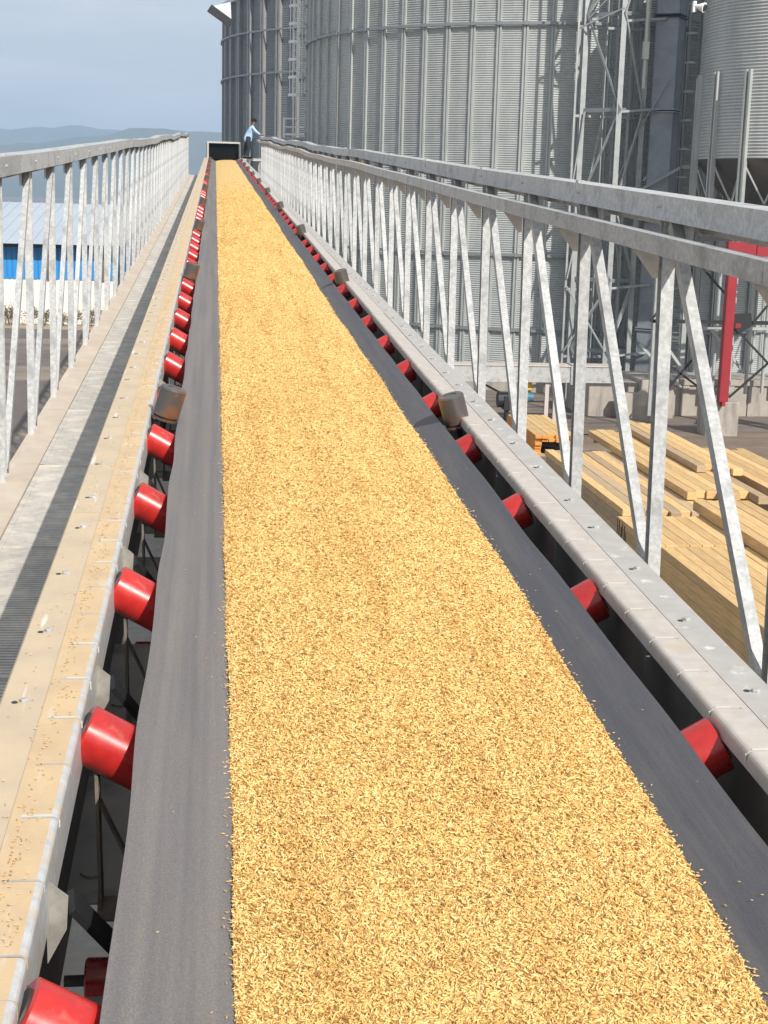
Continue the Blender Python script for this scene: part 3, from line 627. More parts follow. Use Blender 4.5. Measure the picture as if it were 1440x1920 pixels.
# ------------------------------------------------------------------ silos
def silo(name,label,az,Dc,Rr,nrib,zb,zt,pitch,amp,rings,mats,ribw,roofh,sheetname='wall_sheet',ribd=.07,base=.45):
    cx,cy=Dc*math.sin(R(az)),Dc*math.cos(R(az))
    T=Th(name,label,'silo',(cx,cy,0),'corrugated grain silos',world=True)
    wall,stf,rng=mats; dth=2*math.pi/nrib
    mb=MB(); rows=int((zt-zb)/pitch*4); cols=2; vs=[]
    for j in range(rows+1):
        z=zb+(zt-zb)*j/rows; rr=Rr+amp*math.sin(2*math.pi*j/4+.4)
        for i in range(cols+1):
            a=dth*(i/cols); vs.append((rr*math.cos(a),rr*math.sin(a),z))
    mb.add(vs,[(j*(cols+1)+i,j*(cols+1)+i+1,(j+1)*(cols+1)+i+1,(j+1)*(cols+1)+i) for j in range(rows) for i in range(cols)])
    SH=mb.mesh(sheetname,[wall])
    mb=MB(); w=ribw; dd=ribd
    pts=[(Rr-.02,-w/2),(Rr+dd,-w/2),(Rr+dd,-w*.12),(Rr+dd*.35,-w*.10),(Rr+dd*.35,w*.10),(Rr+dd,w*.12),(Rr+dd,w/2),(Rr-.02,w/2)]
    mb.prof(pts,zb,zt,axis='z'); RB=mb.mesh('stiffener',[stf])
    for i in range(nrib):
        inst(sheetname,SH,T.o,(0,0,0),(0,0,i*dth)); inst('stiffener',RB,T.o,(0,0,0),(0,0,i*dth))
    for z in rings:
        mb=MB(); n=nrib*2
        for i in range(n):
            a0=2*math.pi*i/n; a1=2*math.pi*(i+1)/n; r0=Rr+ribd+.02
            mb.add([(r*math.cos(a),r*math.sin(a),zz) for a in (a0,a1) for r,zz in ((r0,z-.06),(r0+.07,z-.06),(r0+.07,z+.06),(r0,z+.06))],[(0,4,5,1),(1,5,6,2),(2,6,7,3),(3,7,4,0)])
            if i%2==0: 
                a=a0; u=Vector((math.cos(a),math.sin(a),0)); mb.beam(u*(r0-.03)+Vector((0,0,z)),u*(r0+.085)+Vector((0,0,z)),.16,.15)
        mb.build('wind_ring',rng,T.o)
    mb=MB(); n=nrib
    mb.revolve((0,0,zt),(0,0,zt+1),[(-.25,Rr+.05),(-.22,Rr+.30),(.0,Rr+.30),(roofh,.8),(roofh+.6,.8)],n=n); mb.build('roof',M(name+' roof',(.62,.63,.62),.5,.3),T.o)
    mb=MB(); mb.revolve((0,0,0),(0,0,1),[(0,Rr+.35),(zb-.02,Rr+.35)],n=n); mb.build('plinth',CONC,T.o)
    return T
silo('grain_silo','large pale corrugated silo behind the lattice tower, its sheets ribbed upright',12.8,75.9,12.3,69,H-7.35,H+13.8,.092,.019,[H+7.32,H-2.05,H-5.2],(SILO,STIFF,RINGM),.20,6,ribd=.09)
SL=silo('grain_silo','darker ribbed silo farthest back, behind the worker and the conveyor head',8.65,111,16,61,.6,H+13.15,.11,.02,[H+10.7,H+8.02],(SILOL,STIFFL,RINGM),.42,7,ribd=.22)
# eave chute on the far silo
mb=MB(); Y=99.; 
def wpt(x,y,Yd): d_=ray0(x,y,PSI); t=Yd/d_[1]; return Vector((d_[0]*t,Yd,d_[2]*t+H))
a_=[wpt(397,12,Y),wpt(432,4,Y),wpt(434,40,Y)]
b_=SL.o.location
vs=[p-Vector(b_) for p in a_]+[p-Vector(b_)+Vector((0,2.2,0)) for p in a_]
mb.add(vs,[(0,1,2),(5,4,3),(0,3,4,1),(1,4,5,2),(2,5,3,0)]); mb.build('eave_chute',M('white chute',(.78,.78,.76),.6),SL.o)
mb=MB(); mb.beam(a_[0]-Vector(b_)+Vector((-.15,-.15,-.12)),a_[2]-Vector(b_)+Vector((0,-.15,-.18)),.5,.26,(0,1,0)); mb.build('chute_underside',BLACK,SL.o)  # black bar drawn for the dark underside of the white chute
# hopper silo at the right
def hopper():
    az=22.25; Dc=60.; Rr=4.57; cx,cy=Dc*math.sin(R(az)),Dc*math.cos(R(az)); zb=H+1.88; zt=H+11
    T=Th('hopper_silo','raised hopper silo with dark cone underneath, cut by the right edge','silo',(cx,cy,0),world=True)
    mb=MB(); pitch=.116; rows=int((zt-zb)/pitch*4); n=96; vs=[]
    for j in range(rows+1):
        z=zb+(zt-zb)*j/rows; rr=Rr+.017*math.sin(2*math.pi*j/4+.4)
        vs+=[(rr*math.cos(2*math.pi*i/n),rr*math.sin(2*math.pi*i/n),z) for i in range(n)]
    mb.add(vs,[(j*n+i,j*n+(i+1)%n,(j+1)*n+(i+1)%n,(j+1)*n+i) for j in range(rows) for i in range(n)]); mb.build('wall_sheet',SILO,T.o)
    mb=MB(); mb.revolve((0,0,zb-4.5),(0,0,zb),[(0,.45),(4.49,Rr+.02)],n=48); mb.build('cone',M('dark cone steel',(.10,.095,.09),.7,.2,var=(.16,.15,.13),scale=.8),T.o,smooth=True)  # cone coloured much darker than the wall sheets
    mb=MB(); mb.revolve((0,0,zt),(0,0,zt+2),[(0,Rr+.15),(1.8,.4)],n=48); mb.build('roof',STIFF,T.o)
    for i in range(18):
        a=R(-186)+i*R(20); zl=0 if i%2==0 else H-.2
        mb=MB(); u=Vector((math.cos(a),math.sin(a),0)); w=Vector((-u.y,u.x,0)); r0=Rr+.06
        for k in (-1,1): mb.beam(u*r0+w*.095*k+Vector((0,0,zl)),u*r0+w*.095*k+Vector((0,0,H+4.97)),.075,.18,tuple(u))
        mb.beam(u*(r0-.03)+Vector((0,0,zl)),u*(r0-.03)+Vector((0,0,H+4.97)),.13,.04,tuple(u)); mb.build('leg',STIFF,T.o)
    mb=MB()
    for i in range(18):
        a=R(-186)+i*R(20); b=a+R(20); r0=Rr+.04
        p=Vector((math.cos(a)*r0,math.sin(a)*r0,0)); q=Vector((math.cos(b)*r0,math.sin(b)*r0,0))
        mb.beam(p+Vector((0,0,zb-.1)),(p+q)/2*.93+Vector((0,0,zb-1.6)),.06,.06); mb.beam(q+Vector((0,0,zb-.1)),(p+q)/2*.93+Vector((0,0,zb-1.6)),.06,.06)
        mb.beam(p+Vector((0,0,zb-1.7)),q+Vector((0,0,zb-1.7)),.09,.09)
    mb.build('cone_brace',STIFF,T.o)
hopper()
# ------------------------------------------------------------------ lattice tower, elevator, ladders
def zz(v): return H+v
def tower():
    T=Th('lattice_tower','tall galvanised lattice tower standing left of the grey elevator casing','tower',(13.6,54,0),world=True)
    b=T.b
    xs=[13.30,14.35,15.35]; ys=[54.6,53.4,53.9]
    levels=[0.2,zz(-5.2),zz(-2.6),zz(0.1),zz(3.45),zz(6.75),zz(10),zz(13)]
    for x,y in list(zip(xs,ys))+[(13.5,55.7),(15.5,55.5)]:
        mb=MB(); mb.box(x-.075,x+.075,y-.075,y+.075,0,zz(13.5)); T.part('column',mb,TOWER)
        mb=MB(); mb.box(x-.115,x-.078,y-.09,y-.04,0,zz(13.5)); T.part('column_flange',mb,TOWER)
    for z in levels[1:]:
        mb=MB()
        for (x0,y0),(x1,y1) in (((xs[0],ys[0]),(xs[1],ys[1])),((xs[1],ys[1]),(xs[2],ys[2])),((xs[2],ys[2]),(15.5,55.5)),((xs[0],ys[0]),(13.5,55.7))):
            mb.beam((x0,y0,z),(x1,y1,z),.08,.14)
        T.part('level_beam',mb,RINGM)
    for j in range(len(levels)-1):
        z0,z1=levels[j],levels[j+1]; k=j%2
        a=(xs[0],ys[0]-.1); c=(xs[1],ys[1]-.1); e=(xs[2],ys[2]-.1)
        for p,q,m_ in ((a,c,TOWER if k else RINGM),(c,e,TOWER)):
            mb=MB(); 
            if k: mb.beam((p[0],p[1],z0),(q[0],q[1],z1),.07,.07)
            else: mb.beam((p[0],p[1],z1),(q[0],q[1],z0),.07,.07)
            T.part('diagonal_brace',mb,m_)
        mb=MB(); mb.beam((15.35,53.95,z0),(15.5,55.5,z1),.06,.06); mb.beam((13.5,55.7,z0),(15.5,55.5,z1),.06,.06); T.part('diagonal_brace',mb,RINGM)
    for (x,y,z1) in ((12.98,54.5,13.5),(14.0,54.4,13.5),(14.85,54.0,3.4),(14.62,55.2,13.5),(15.05,54.8,13.5)):
        mb=MB(); mb.box(x-.035,x+.035,y-.035,y+.035,0,zz(z1)); T.part('upright_angle',mb,TOWER)
    for z in (zz(3.25),zz(6.35),zz(-.25),zz(-3.0),zz(-5.5)):
        mb=MB(); mb.beam((13.0,54.55,z),(15.4,54.7,z+.0),.06,.09); mb.beam((14.35,53.35,z+.12),(15.9,53.5,z+.28),.06,.08); T.part('tie_beam',mb,TOWER)
    for (p,q) in (((13.3,54.4,zz(6.6)),(14.35,53.3,zz(7.9))),((13.0,54.5,zz(6.3)),(14.3,53.3,zz(6.9))),((14.4,53.3,zz(6.6)),(15.3,53.8,zz(3.6))),((13.35,54.4,zz(3.4)),(12.98,54.5,zz(.3))),((14.0,54.3,zz(3.3)),(13.0,54.4,zz(-2.6))),((14.6,55.1,zz(.2)),(15.4,53.8,zz(3.3))),((14.35,53.3,zz(.2)),(14.8,53.9,zz(-2.4))),((13.0,54.4,zz(-2.9)),(14.3,53.3,zz(-5.2))),((14.35,53.3,zz(-2.7)),(13.0,54.4,zz(-5.3))),((15.3,53.8,zz(-2.9)),(14.4,53.3,zz(-5.3))),((15.5,53.8,zz(1.0)),(16.3,53.6,zz(2.2)))):
        mb=MB(); mb.beam(p,q,.05,.05); T.part('brace_rod',mb,TOWER if p[2]>zz(0) else STIFF)
    mb=MB(); mb.box(15.12,15.20,53.3,53.38,zz(4.2),zz(13.5)); mb.box(15.06,15.27,53.24,53.40,zz(5.2),zz(5.8)); T.part('conduit',mb,M('pale conduit',(.55,.56,.50),.6))
def push(o,k):      # set farther from the lens, against the silo wall
    o.location=CAM+(o.location-CAM)*k; o.scale=(k,k,k)
tower(); push(bpy.data.objects['lattice_tower'],1.10)
def elevator():
    T=Th('bucket_elevator','tall grey boxed bucket elevator with flanged joints beside the ladder','elevator',(15.62,52,0),world=True,rz=R(-32))
    o=T.o
    for i,(z0,z1) in enumerate(((0.5,zz(-4.2)),(zz(-4.2),zz(-.4)),(zz(-.4),zz(3.35)),(zz(3.35),zz(6.5)),(zz(6.5),zz(9.6)),(zz(9.6),zz(13.5)))):
        mb=MB(); mb.box(-.40,.40,-.42,.42,z0+.02,z1-.02); mb.box(-.412,-.388+.0,-.44,-.425,z0+.02,z1-.02); c=mb.build('casing',CASING,o,bevel=.01)
        mb=MB(); mb.box(-.47,.47,-.49,.49,z1-.06,z1-.02); mb.box(-.47,.47,-.49,.49,z1+.02,z1+.06); mb.build('flange',BLACK if i%2 else RINGM,o)
    mb=MB(); mb.box(-.50,.50,-.6,.6,0,.5); mb.build('boot',CASING,o)
    mb=MB(); p=Vector((-1.9,-.2,zz(-.1))); 
    mb.beam((-1.6,-.6,zz(.05)),(.9,-.7,zz(1.45)),.08,.10); mb.beam((.9,-.7,zz(1.45)),(1.3,-.7,zz(1.45)),.10,.12); mb.build('strut',RINGM,o)
    mb=MB(); mb.beam((-.9,-.5,zz(2.4)),(.2,-.55,zz(4.4)),.03,.03); mb.build('tie_rod',TOWER,o)
elevator(); push(bpy.data.objects['bucket_elevator'],1.14)
def ladder(name,label,x,y,z0,z1,w,mat,dz=.30,cage=.9,rz=0,side=-1):
    T=Th(name,label,'ladder',(x,y,z0),world=True,rz=rz,group='caged ladders'); o=T.o; h=z1-z0
    st=.025
    for k in (-1,1):
        mb=MB(); mb.box(k*w/2-st,k*w/2+st,-.025,.025,0,h); mb.build('stile',mat,o)
    n=int(h/dz); mb=MB(); mb.tube((-w/2,0,0),(w/2,0,0),.018,6); RU=mb.mesh('rung',[mat])
    for i in range(n): inst('rung',RU,o,(0,0,.2+i*dz))
    mb=MB(); r=w*.95
    for i in range(10):
        a0=math.pi*i/10; a1=math.pi*(i+1)/10
        mb.beam((-r*math.cos(a0),-r*1.1*math.sin(a0),0),(-r*math.cos(a1),-r*1.1*math.sin(a1),0),.02,.07 if h>8 else .13)
    HP=mb.mesh('cage_hoop',[mat]); z=2.2
    if h<8: z=.15
    while z<h: inst('cage_hoop',HP,o,(0,0,z)); z+=cage
    for a in (.5,math.pi/2,math.pi-.5):
        mb=MB(); mb.box(-r*math.cos(a)-.02,-r*math.cos(a)+.02,-r*1.1*math.sin(a)-.01,-r*1.1*math.sin(a)+.01,(2.2 if h>=8 else .15),h); mb.v=[(x if h>8 or abs(a-math.pi/2)>.1 else x*3.2,y,z) for x,y,z in mb.v]; mb.build('cage_bar',mat,o)
ladder('caged_ladder','caged steel ladder squeezed between the grey elevator and the hopper silo',16.22,51.0,.05,zz(12),.34,RINGM,dz=.30,cage=.95); push(bpy.data.objects['caged_ladder'],1.14)
ladder('caged_ladder','white caged ladder hanging where the two big silos meet, high above railing',4.03,76,zz(4.9),zz(12.5),.45,M('white ladder paint',(.78,.80,.78),.5),cage=.84)
T=Th('pipe_column','slim upright grey pipe beside the white caged ladder at silo edge','pipe',(4.5,75.6,0),world=True)
mb=MB(); mb.tube((4.5,75.6,0),(4.5,75.6,zz(12)),.055,10); T.part('pipe',mb,TOWER); mb=MB()
for z in range(1,20): mb.box(4.43,4.57,75.53,75.67,z,z+.08)
T.part('collar',mb,RINGM)
T=Th('silo_platform','small white railed platform below the white caged ladder','platform',(3.95,76,0),world=True)
wp=M('white rail paint',(.76,.78,.76),.5)
mb=MB(); mb.box(3.3,4.4,75.4,76.6,zz(2.9),zz(3.0)); T.part('deck',mb,GALV)
for x in (3.38,):
    mb=MB(); mb.box(x-.04,x+.04,75.42,75.5,zz(3.0),zz(3.95)); T.part('rail_post',mb,wp)
for z in (3.9,3.5,3.12):
    mb=MB(); mb.box(3.42,4.4,75.43,75.48,zz(z)-.03,zz(z)+.03+(.05 if z==3.12 else 0)); T.part('rail',mb,wp)
for x in (3.4,4.3):
    mb=MB(); mb.box(x-.06,x+.06,76.4,76.5,0,zz(2.9)); T.part('leg',mb,GALV_DK)
# siren on the ladder
T=Th('siren_horn','white siren horn fixed near the top beside the hopper silo','siren',(16.75,50.6,zz(6.45)),world=True); T.b=(T.b[0],T.b[1],T.b[2])
wh=M('white plastic',(.80,.80,.78),.4)
mb=MB(); mb.revolve((15.95,50.5,zz(6.7)),(16.22,50.25,zz(6.62)),[(0,.05),(.12,.07),(.33,.16),(.37,.17)],n=20); T.part('horn',mb,wh,smooth=True)
mb=MB(); mb.tube((16.215,50.255,zz(6.621)),(16.25,50.222,zz(6.61)),.11,16); T.part('horn_mouth',mb,BLACK)
mb=MB(); mb.box(15.90,16.0,50.45,50.62,zz(6.5),zz(6.85)); T.part('bracket',mb,wh)
# ------------------------------------------------------------------ red frame, black braces, duct, motor, concrete
T=Th('red_steel_frame','red painted steel portal beside the black cross bracing','steel frame',(18.5,50,0),world=True)
xr=17.80
mb=MB(); 
mb.box(xr-.24,xr-.225+.0,49.8,50.1,1.25,zz(-1.25)); mb.box(xr-.20,xr+.10,49.86,49.89,1.25,zz(-1.25)); mb.box(xr+.0,xr+.012,49.89,50.1,1.25,zz(-1.25)); mb.box(xr-.20,xr+.10,50.07,50.1,1.25,zz(-1.25)); T.part('column',mb,REDP)
mb=MB(); mb.box(xr-.3,xr+3.6,49.84,50.12,zz(-1.50),zz(-1.02)); mb.box(xr+.72,xr+.76,49.80,49.84,zz(-1.50),zz(-1.02)); T.part('beam',mb,REDP)
mb=MB(); mb.box(xr+3.3,xr+3.6,49.86,50.1,.0,zz(-1.50)); T.part('column',mb,REDP)
mb=MB(); mb.box(xr-.12,xr+.0,49.84,50.12,1.1,1.28); mb.box(xr+.14,xr+.34,49.8,49.86,zz(-3.95),zz(-3.8)); T.part('foot_plate',mb,REDP)
mb=MB(); mb.beam((xr-1.1,50.6,zz(-.95)),(xr+3.6,50.6,zz(-.80)),.10,.18); T.part('back_beam',mb,BLACK)
T=Th('braced_steel_frame','low black steel frame with crossed braces in front of silo base','steel frame',(18,51.6,0),world=True)
yb=51.6; xs=[15.55,18.25,20.6]
for z,h in ((-1.95,.07),(-3.9,.13)):
    mb=MB(); mb.box(15.5,21.2,yb-.05,yb+.05,zz(z)-h/2,zz(z)+h/2); T.part('rail',mb,BLACK)
for (x0,z0,x1,z1) in ((15.7,-5.1,17.3,-6.2),(15.9,-6.7,17.2,-5.05),(18.5,-6.6,21.0,-4.3),(18.4,-3.95,21.0,-6.4),(17.2,-2.0,18.2,-3.0),(19.2,-3.9,20.2,-2.6),(15.4,-3.9,16.2,-2.9)):
    mb=MB(); mb.beam((x0,yb-.1,zz(z0)),(x1,yb-.1,zz(z1)),.07,.07); T.part('diagonal_brace',mb,BLACK)
for x in (15.6,20.9):
    mb=MB(); mb.box(x-.06,x+.06,yb-.05,yb+.05,.5,zz(-1.9)); T.part('post',mb,TOWER)
mb=MB(); mb.prof([(18.35,zz(-3.6)),(19.1,zz(-3.55)),(19.2,zz(-4.0)),(18.6,zz(-4.35)),(18.3,zz(-4.3))],yb-.09,yb-.07); T.part('gusset_plate',mb,BLACK)
# pale uprights and pipes behind
T=Th('pipe_rack','cluster of pale pipes and struts behind the black cross braces','pipes',(19,55,0),world=True)
for i,(x,z1,y) in enumerate(((18.9,-2.2,54.5),(20.1,-2.6,54.2),(20.9,-3.0,54.6),(21.6,-2.4,54.8),(17.1,-4.2,54.6),(16.6,-2.5,55.0))):
    mb=MB(); mb.tube((x,y,1.0),(x,y,zz(z1)),.07,10); T.part('pipe',mb,STIFF)
for p,q in (((16.4,54.2,zz(-4.4)),(17.9,54.2,zz(-6.3))),((15.9,54.3,zz(-5.0)),(17.6,54.3,zz(-6.6))),((18.6,54.2,zz(-4.4)),(20.0,54.2,zz(-6.0))),((18.2,54.2,zz(-4.35)),(21.5,54.2,zz(-4.3))),((16.5,54.1,zz(-4.6)),(17.3,54.1,zz(-4.7)))):
    mb=MB(); mb.beam(p,q,.10,.10); T.part('strut',mb,STIFF)
# concrete
def block(name,label,x0,x1,y0,y1,h,grp=None,bev=.02,mat=CONC,mb=None):
    T=Th(name,label,'concrete block' if 'block' in name else 'foundation',((x0+x1)/2,(y0+y1)/2,0),world=True,group=grp)
    mb=MB(); mb.box(x0,x1,y0,y1,-.05,h); o=T.part('body',mb,mat,bevel=bev); return T
def solo(name,label,cat,mb,mat,base,bevel=0):
    o=mb.build(name,mat,None,off=base,bevel=bevel); o.location=base; tag(o,label,cat); return o
mb=MB(); mb.box(13.95,16.1,54.8,57.5,-.05,1.30); mb.box(16.1,17.4,54.4,57.5,-.05,1.45)
solo('concrete_foundation','pale concrete foundation under the tower and grey elevator','foundation',mb,CONC,(15.5,56,0),.03)
mb=MB(); mb.box(17.45,30,55.2,58.0,-.05,1.38); mb.box(17.40,30,55.1,55.22,1.20,1.42)
for i in range(14): mb.box(17.9+i*.9,18.22+i*.9,55.14,55.2,0,1.2)
solo('concrete_foundation','streaked concrete wall beneath the black braces at far right','foundation',mb,CONC,(22,56.5,0),.0)
mb=MB(); mb.box(17.25,18.42,50.1,51.1,-.05,1.22)
solo('concrete_block','square concrete footing block under the red column','concrete block',mb,CONC,(17.8,50.6,0),.04)
mb=MB(); mb.box(15.2,15.9,53.9,54.3,-.02,1.0); mb.revolve((16.3,54.1,0),(16.3,54.1,1),[(0,.6),(.6,.62),(1.0,.45),(1.15,.2)],n=14)
solo('rubble_mound','rounded lump of broken concrete by the elevator foot','rubble',mb,CONC,(16,54,0),.0)
T=Th('drag_conveyor','long boxed galvanised conveyor lying level on short legs in the yard','conveyor',(11.5,52.4,0),world=True)
for i in range(5):
    x0=5.9+i*1.72; mb=MB(); mb.box(x0,x0+1.70,52.0,52.8,zz(-6.20),zz(-5.62)); T.part('trough_section',mb,GALV,bevel=.005)
    mb=MB(); mb.box(x0+1.68,x0+1.76,51.95,52.85,zz(-6.26),zz(-5.58)); T.part('flange',mb,GALV_DK)
mb=MB(); mb.box(5.9,14.6,51.96,52.84,zz(-5.62)+.002,zz(-5.58)); T.part('lid',mb,GALV_DUST)
pk=M('pale pink primer',(.50,.44,.42),.7)
for x in (8.9,11.93,12.25):
    mb=MB(); mb.box(x-.07,x+.07,52.1,52.24,0,zz(-6.20)); T.part('leg',mb,pk)
T=Th('geared_motor','yellow geared motor with a blue pump body under the level conveyor','motor',(11.2,52.6,0),world=True)
mb=MB(); mb.box(10.95,11.42,52.3,52.7,1.25,1.62); T.part('motor_housing',mb,M('yellow enamel',(.72,.45,.03),.5),bevel=.04)
mb=MB(); mb.revolve((10.8,52.5,1.0),(11.5,52.5,1.0),[(0,.18),(.1,.24),(.45,.24),(.62,.16),(.7,.16)],n=16); T.part('pump_body',mb,M('blue enamel',(.05,.16,.24),.5),smooth=True)
mb=MB(); mb.box(10.4,10.9,52.2,52.8,.55,1.05); mb.tube((10.2,52.5,.9),(10.6,52.5,.9),.28,16); mb.beam((9.6,52.5,1.5),(10.5,52.5,1.05),.07,.07); T.part('gearbox',mb,BLACK)
mb=MB(); mb.box(10.3,11.4,52.2,52.8,0,.12); mb.box(10.5,10.6,52.3,52.7,.1,.6); mb.box(11.1,11.2,52.3,52.7,.1,.8); T.part('stand',mb,BLACK)
# ------------------------------------------------------------------ timber
def board_mesh(w,h,L,mat,seed): 
    mb=MB(); mb.box(0,w,0,L,0,h); return mb.mesh('board',mat,bevel=.006)
def stack(label,x0,y0,nx,w,nz,h,L,mats,jit=.02,yj=.08,skew=0,group='timber stacks in the yard',z0=.0,miss=(),rz=0,mark=False):
    T=Th('timber_stack',label,'timber stack',(x0,y0,0),world=True,group=group,rz=rz); rnd=random.Random(int(x0*100+y0))
    me=[board_mesh(w-.012,h-.006,L,[m],0) for m in mats]
    mb=MB()
    for yy in (.4,L/2,L-.5): mb.box(.02,nx*w-.02,yy,yy+.1,z0-.09 if z0 else 0,z0 if z0 else .09)
    mb.build('bearer',WOODG,T.o)
    zb=z0 if z0 else .09
    for k in range(nz):
        for i in range(nx):
            if 0<i<nx-1 and k<nz-2: continue
            if (i,k) in miss: continue
            inst('board',me[rnd.randrange(len(me))],T.o,(i*w+rnd.uniform(-.003,.003)+skew*k,rnd.uniform(-yj,yj),zb+k*h+ (rnd.uniform(0,.004) if k==nz-1 else 0)),(0,0,rnd.uniform(-.002,.002)))
    if mark:
        mb=MB()
        for (yy,ww,z_a,z_b) in ((L-.25,.05,.55,.98),(L-.42,.05,.60,.86),(L-.50,.04,.66,.95),(L-.68,.05,.60,.93),(L-.78,.04,.56,.80),(L-.10,.04,.5,1.0)):
            mb.box(-.0075,-.004,yy,yy+ww,z_a,z_b)
        mb.build('paint_mark',MARK,T.o)
    return T
stack('near timber stack of thick yellow beams beside the gantry, right edge',9.12,21.2,8,.262,5,.186,7.55,[WOODT,WOODT],yj=.03)
stack('short timber stack with dark painted marks behind the near yellow beams',9.02,28.9,8,.262,5,.186,2.85,[WOODT],yj=.03,mark=True)
stack('loose upper layer of yellow beams resting on the near stacks',10.98,27.2,5,.262,1,.24,5.2,[WOODT],z0=1.03,yj=.12)
stack('weathered low timber stack of long beams reaching toward the orange boards',9.66,33.4,10,.27,4,.178,8.6,[WOODG,WOODT],yj=.22)
stack('pale beams laid crossways high on the weathered low stack',11.55,34.4,7,.27,1,.20,9.9,[WOODG,WOODT],z0=.83,yj=.45)
stack('second pale beam layer at the back of the weathered stack',12.65,37.2,4,.27,1,.18,8.0,[WOODT,WOODG],z0=1.04,yj=.5)
stack('far right timber stack partly behind the truss posts',14.1,33.6,6,.27,4,.2,8.4,[WOODT,WOODG],yj=.4)
stack('rightmost timber stack of pale boards beyond the far right stack',15.9,30.6,6,.27,3,.2,8.6,[WOODG,WOODT],yj=.4)
T=stack('small stack of orange ended boards in front of the level conveyor',10.05,45.2,6,.22,6,.11,4.6,[WOODT],yj=.12)
mb=MB(); mb.box(.0,.209,-.004,.004,0,.101); OE=mb.mesh('board_end',[WOODO]); 
for b in [c for c in T.o.children if c.name.startswith('board')]:
    o=inst('painted_end',OE,b,(-.0,-.003,.001)); 
mb=MB(); mb.box(-.004,.0,0,4.58,0,.100); OS=mb.mesh('dyed_side',[WOODO])
for b in [c for c in T.o.children if c.name.startswith('board')]:
    if b.location.x<.1 or b.location.x>1.0: inst('dyed_side',OS,b,(0 if b.location.x<.1 else .212,0,0))
mb=MB(); mb.beam((12.0,50.2,.05),(13.2,49.6,.08),.06,.04)
solo('fallen_rod','dark rod lying on the ground beyond the orange boards','rod',mb,BLACK,(12.5,50,0))
# ------------------------------------------------------------------ far building on the left
T=Th('warehouse','low warehouse with pale metal roof, blue cladding and white lower wall','building',(-22,92,0),world=True)
y0=92.; xe=-5.95
mb=MB(); mb.box(-60,xe,y0,y0+.3,0,zz(-5.12)); mb.box(xe-.3,xe,y0+.3,y0+18,0,zz(-5.12)); T.part('lower_wall',mb,WHITEW)
x=xe; i=0
BP=None
while x>-40:
    w=1.52
    if i in (3,4+4,): pass
    mb=MB()
    for r_ in range(5): mb.box(x-w+r_*.304,x-w+r_*.304+.24,y0-.05,y0+.0,zz(-5.12),zz(-3.2))
    mb.box(x-w,x,y0+.0,y0+.05,zz(-5.12),zz(-3.1)); T.part('cladding_panel',mb,BLUEP); x-=w+.01; i+=1
for x in (-10.0,-7.0):
    mb=MB(); mb.box(x,x+.42,y0-.16,y0-.06,zz(-5.12),zz(-3.1)); T.part('downpipe_box',mb,BROWN)
mb=MB(); 
n=120
mb.add([(-60,y0-.9,zz(-3.02)),(xe+.5,y0-.9,zz(-3.02)),(xe+1.0,y0+19,zz(-.72)),(-60,y0+19,zz(-.72)),(-60,y0-.9,zz(-3.14)),(xe+.5,y0-.9,zz(-3.14)),(xe+1.0,y0+19,zz(-.84)),(-60,y0+19,zz(-.84))],[(0,1,2,3),(7,6,5,4),(0,4,5,1),(1,5,6,2),(2,6,7,3),(3,7,4,0)])
rf=T.part('roof',mb,ROOFM)
mb=MB(); x=xe+.3
while x>-40:
    mb.beam((x,y0-.88,zz(-2.99)),(x,y0+19,zz(-.69)),.06,.05); x-=.75
s_=mb.build('roof_seam',ROOFM,rf,off=T.b)
mb=MB(); mb.box(-60,xe+.5,y0-1.0,y0-.9,zz(-3.20),zz(-3.0)); T.part('eave_shadow_strip',mb,SHADEBLK)  # near-black strip paints the shadow line under the eave
# end gable below the roof
mb=MB(); mb.add([(xe-.05,y0+.3,zz(-5.12)),(xe-.05,y0+19,zz(-5.12)),(xe-.05,y0+19,zz(-1.25)),(xe-.05,y0+.3,zz(-3.1))],[(0,1,2,3)]); T.part('gable',mb,BLUEP)
# shrubs
def shrub_mesh(seed,w,h):
    rnd=random.Random(seed); mb=MB()
    lobes=[(rnd.uniform(-w,w)*.6,rnd.uniform(-.3,.3),rnd.uniform(.3,.8)*h,rnd.uniform(.25,.45)) for _ in range(9)]
    for _ in range(520):
        lx,ly,lz,lr=rnd.choice(lobes); u=Vector((rnd.gauss(0,1),rnd.gauss(0,1),rnd.gauss(0,1))).normalized()*lr*rnd.uniform(.5,1.1)
        c=Vector((lx,ly,lz))+u; c.z=max(.03,c.z); a=Vector((rnd.gauss(0,1),rnd.gauss(0,1),rnd.gauss(0,1))).normalized(); b=a.orthogonal().normalized(); sz=rnd.uniform(.035,.075)
        mb.add([c-a*sz,c-b*sz*.5,c+a*sz,c+b*sz*.5],[(0,1,2,3)])
    for _ in range(10):
        x=rnd.uniform(-w,w)*.5; mb.beam((x*.3,0,0),(x,rnd.uniform(-.3,.3),h*rnd.uniform(.6,1.1)),.02,.02,mi=1)
    return mb.mesh('shrub',[M('olive leaves',(.13,.125,.045),.8,0,var=(.20,.165,.07),scale=3),BROWN])
SM=[shrub_mesh(i,.75,1.1) for i in range(3)]
for i in range(14):
    o=bpy.data.objects.new('shrub',SM[i%3]); COL.objects.link(o); o.location=(-16.6+i*.93+random.uniform(-.2,.2),90.7+random.uniform(-.3,.2),0); o.rotation_euler=(0,0,random.uniform(0,6)); sc=random.uniform(.85,1.2); o.scale=(sc,sc,sc*(1 if i%4 else .8))
    tag(o,'dry olive green shrub in the row along the white warehouse wall','shrub','shrubs along the warehouse wall')
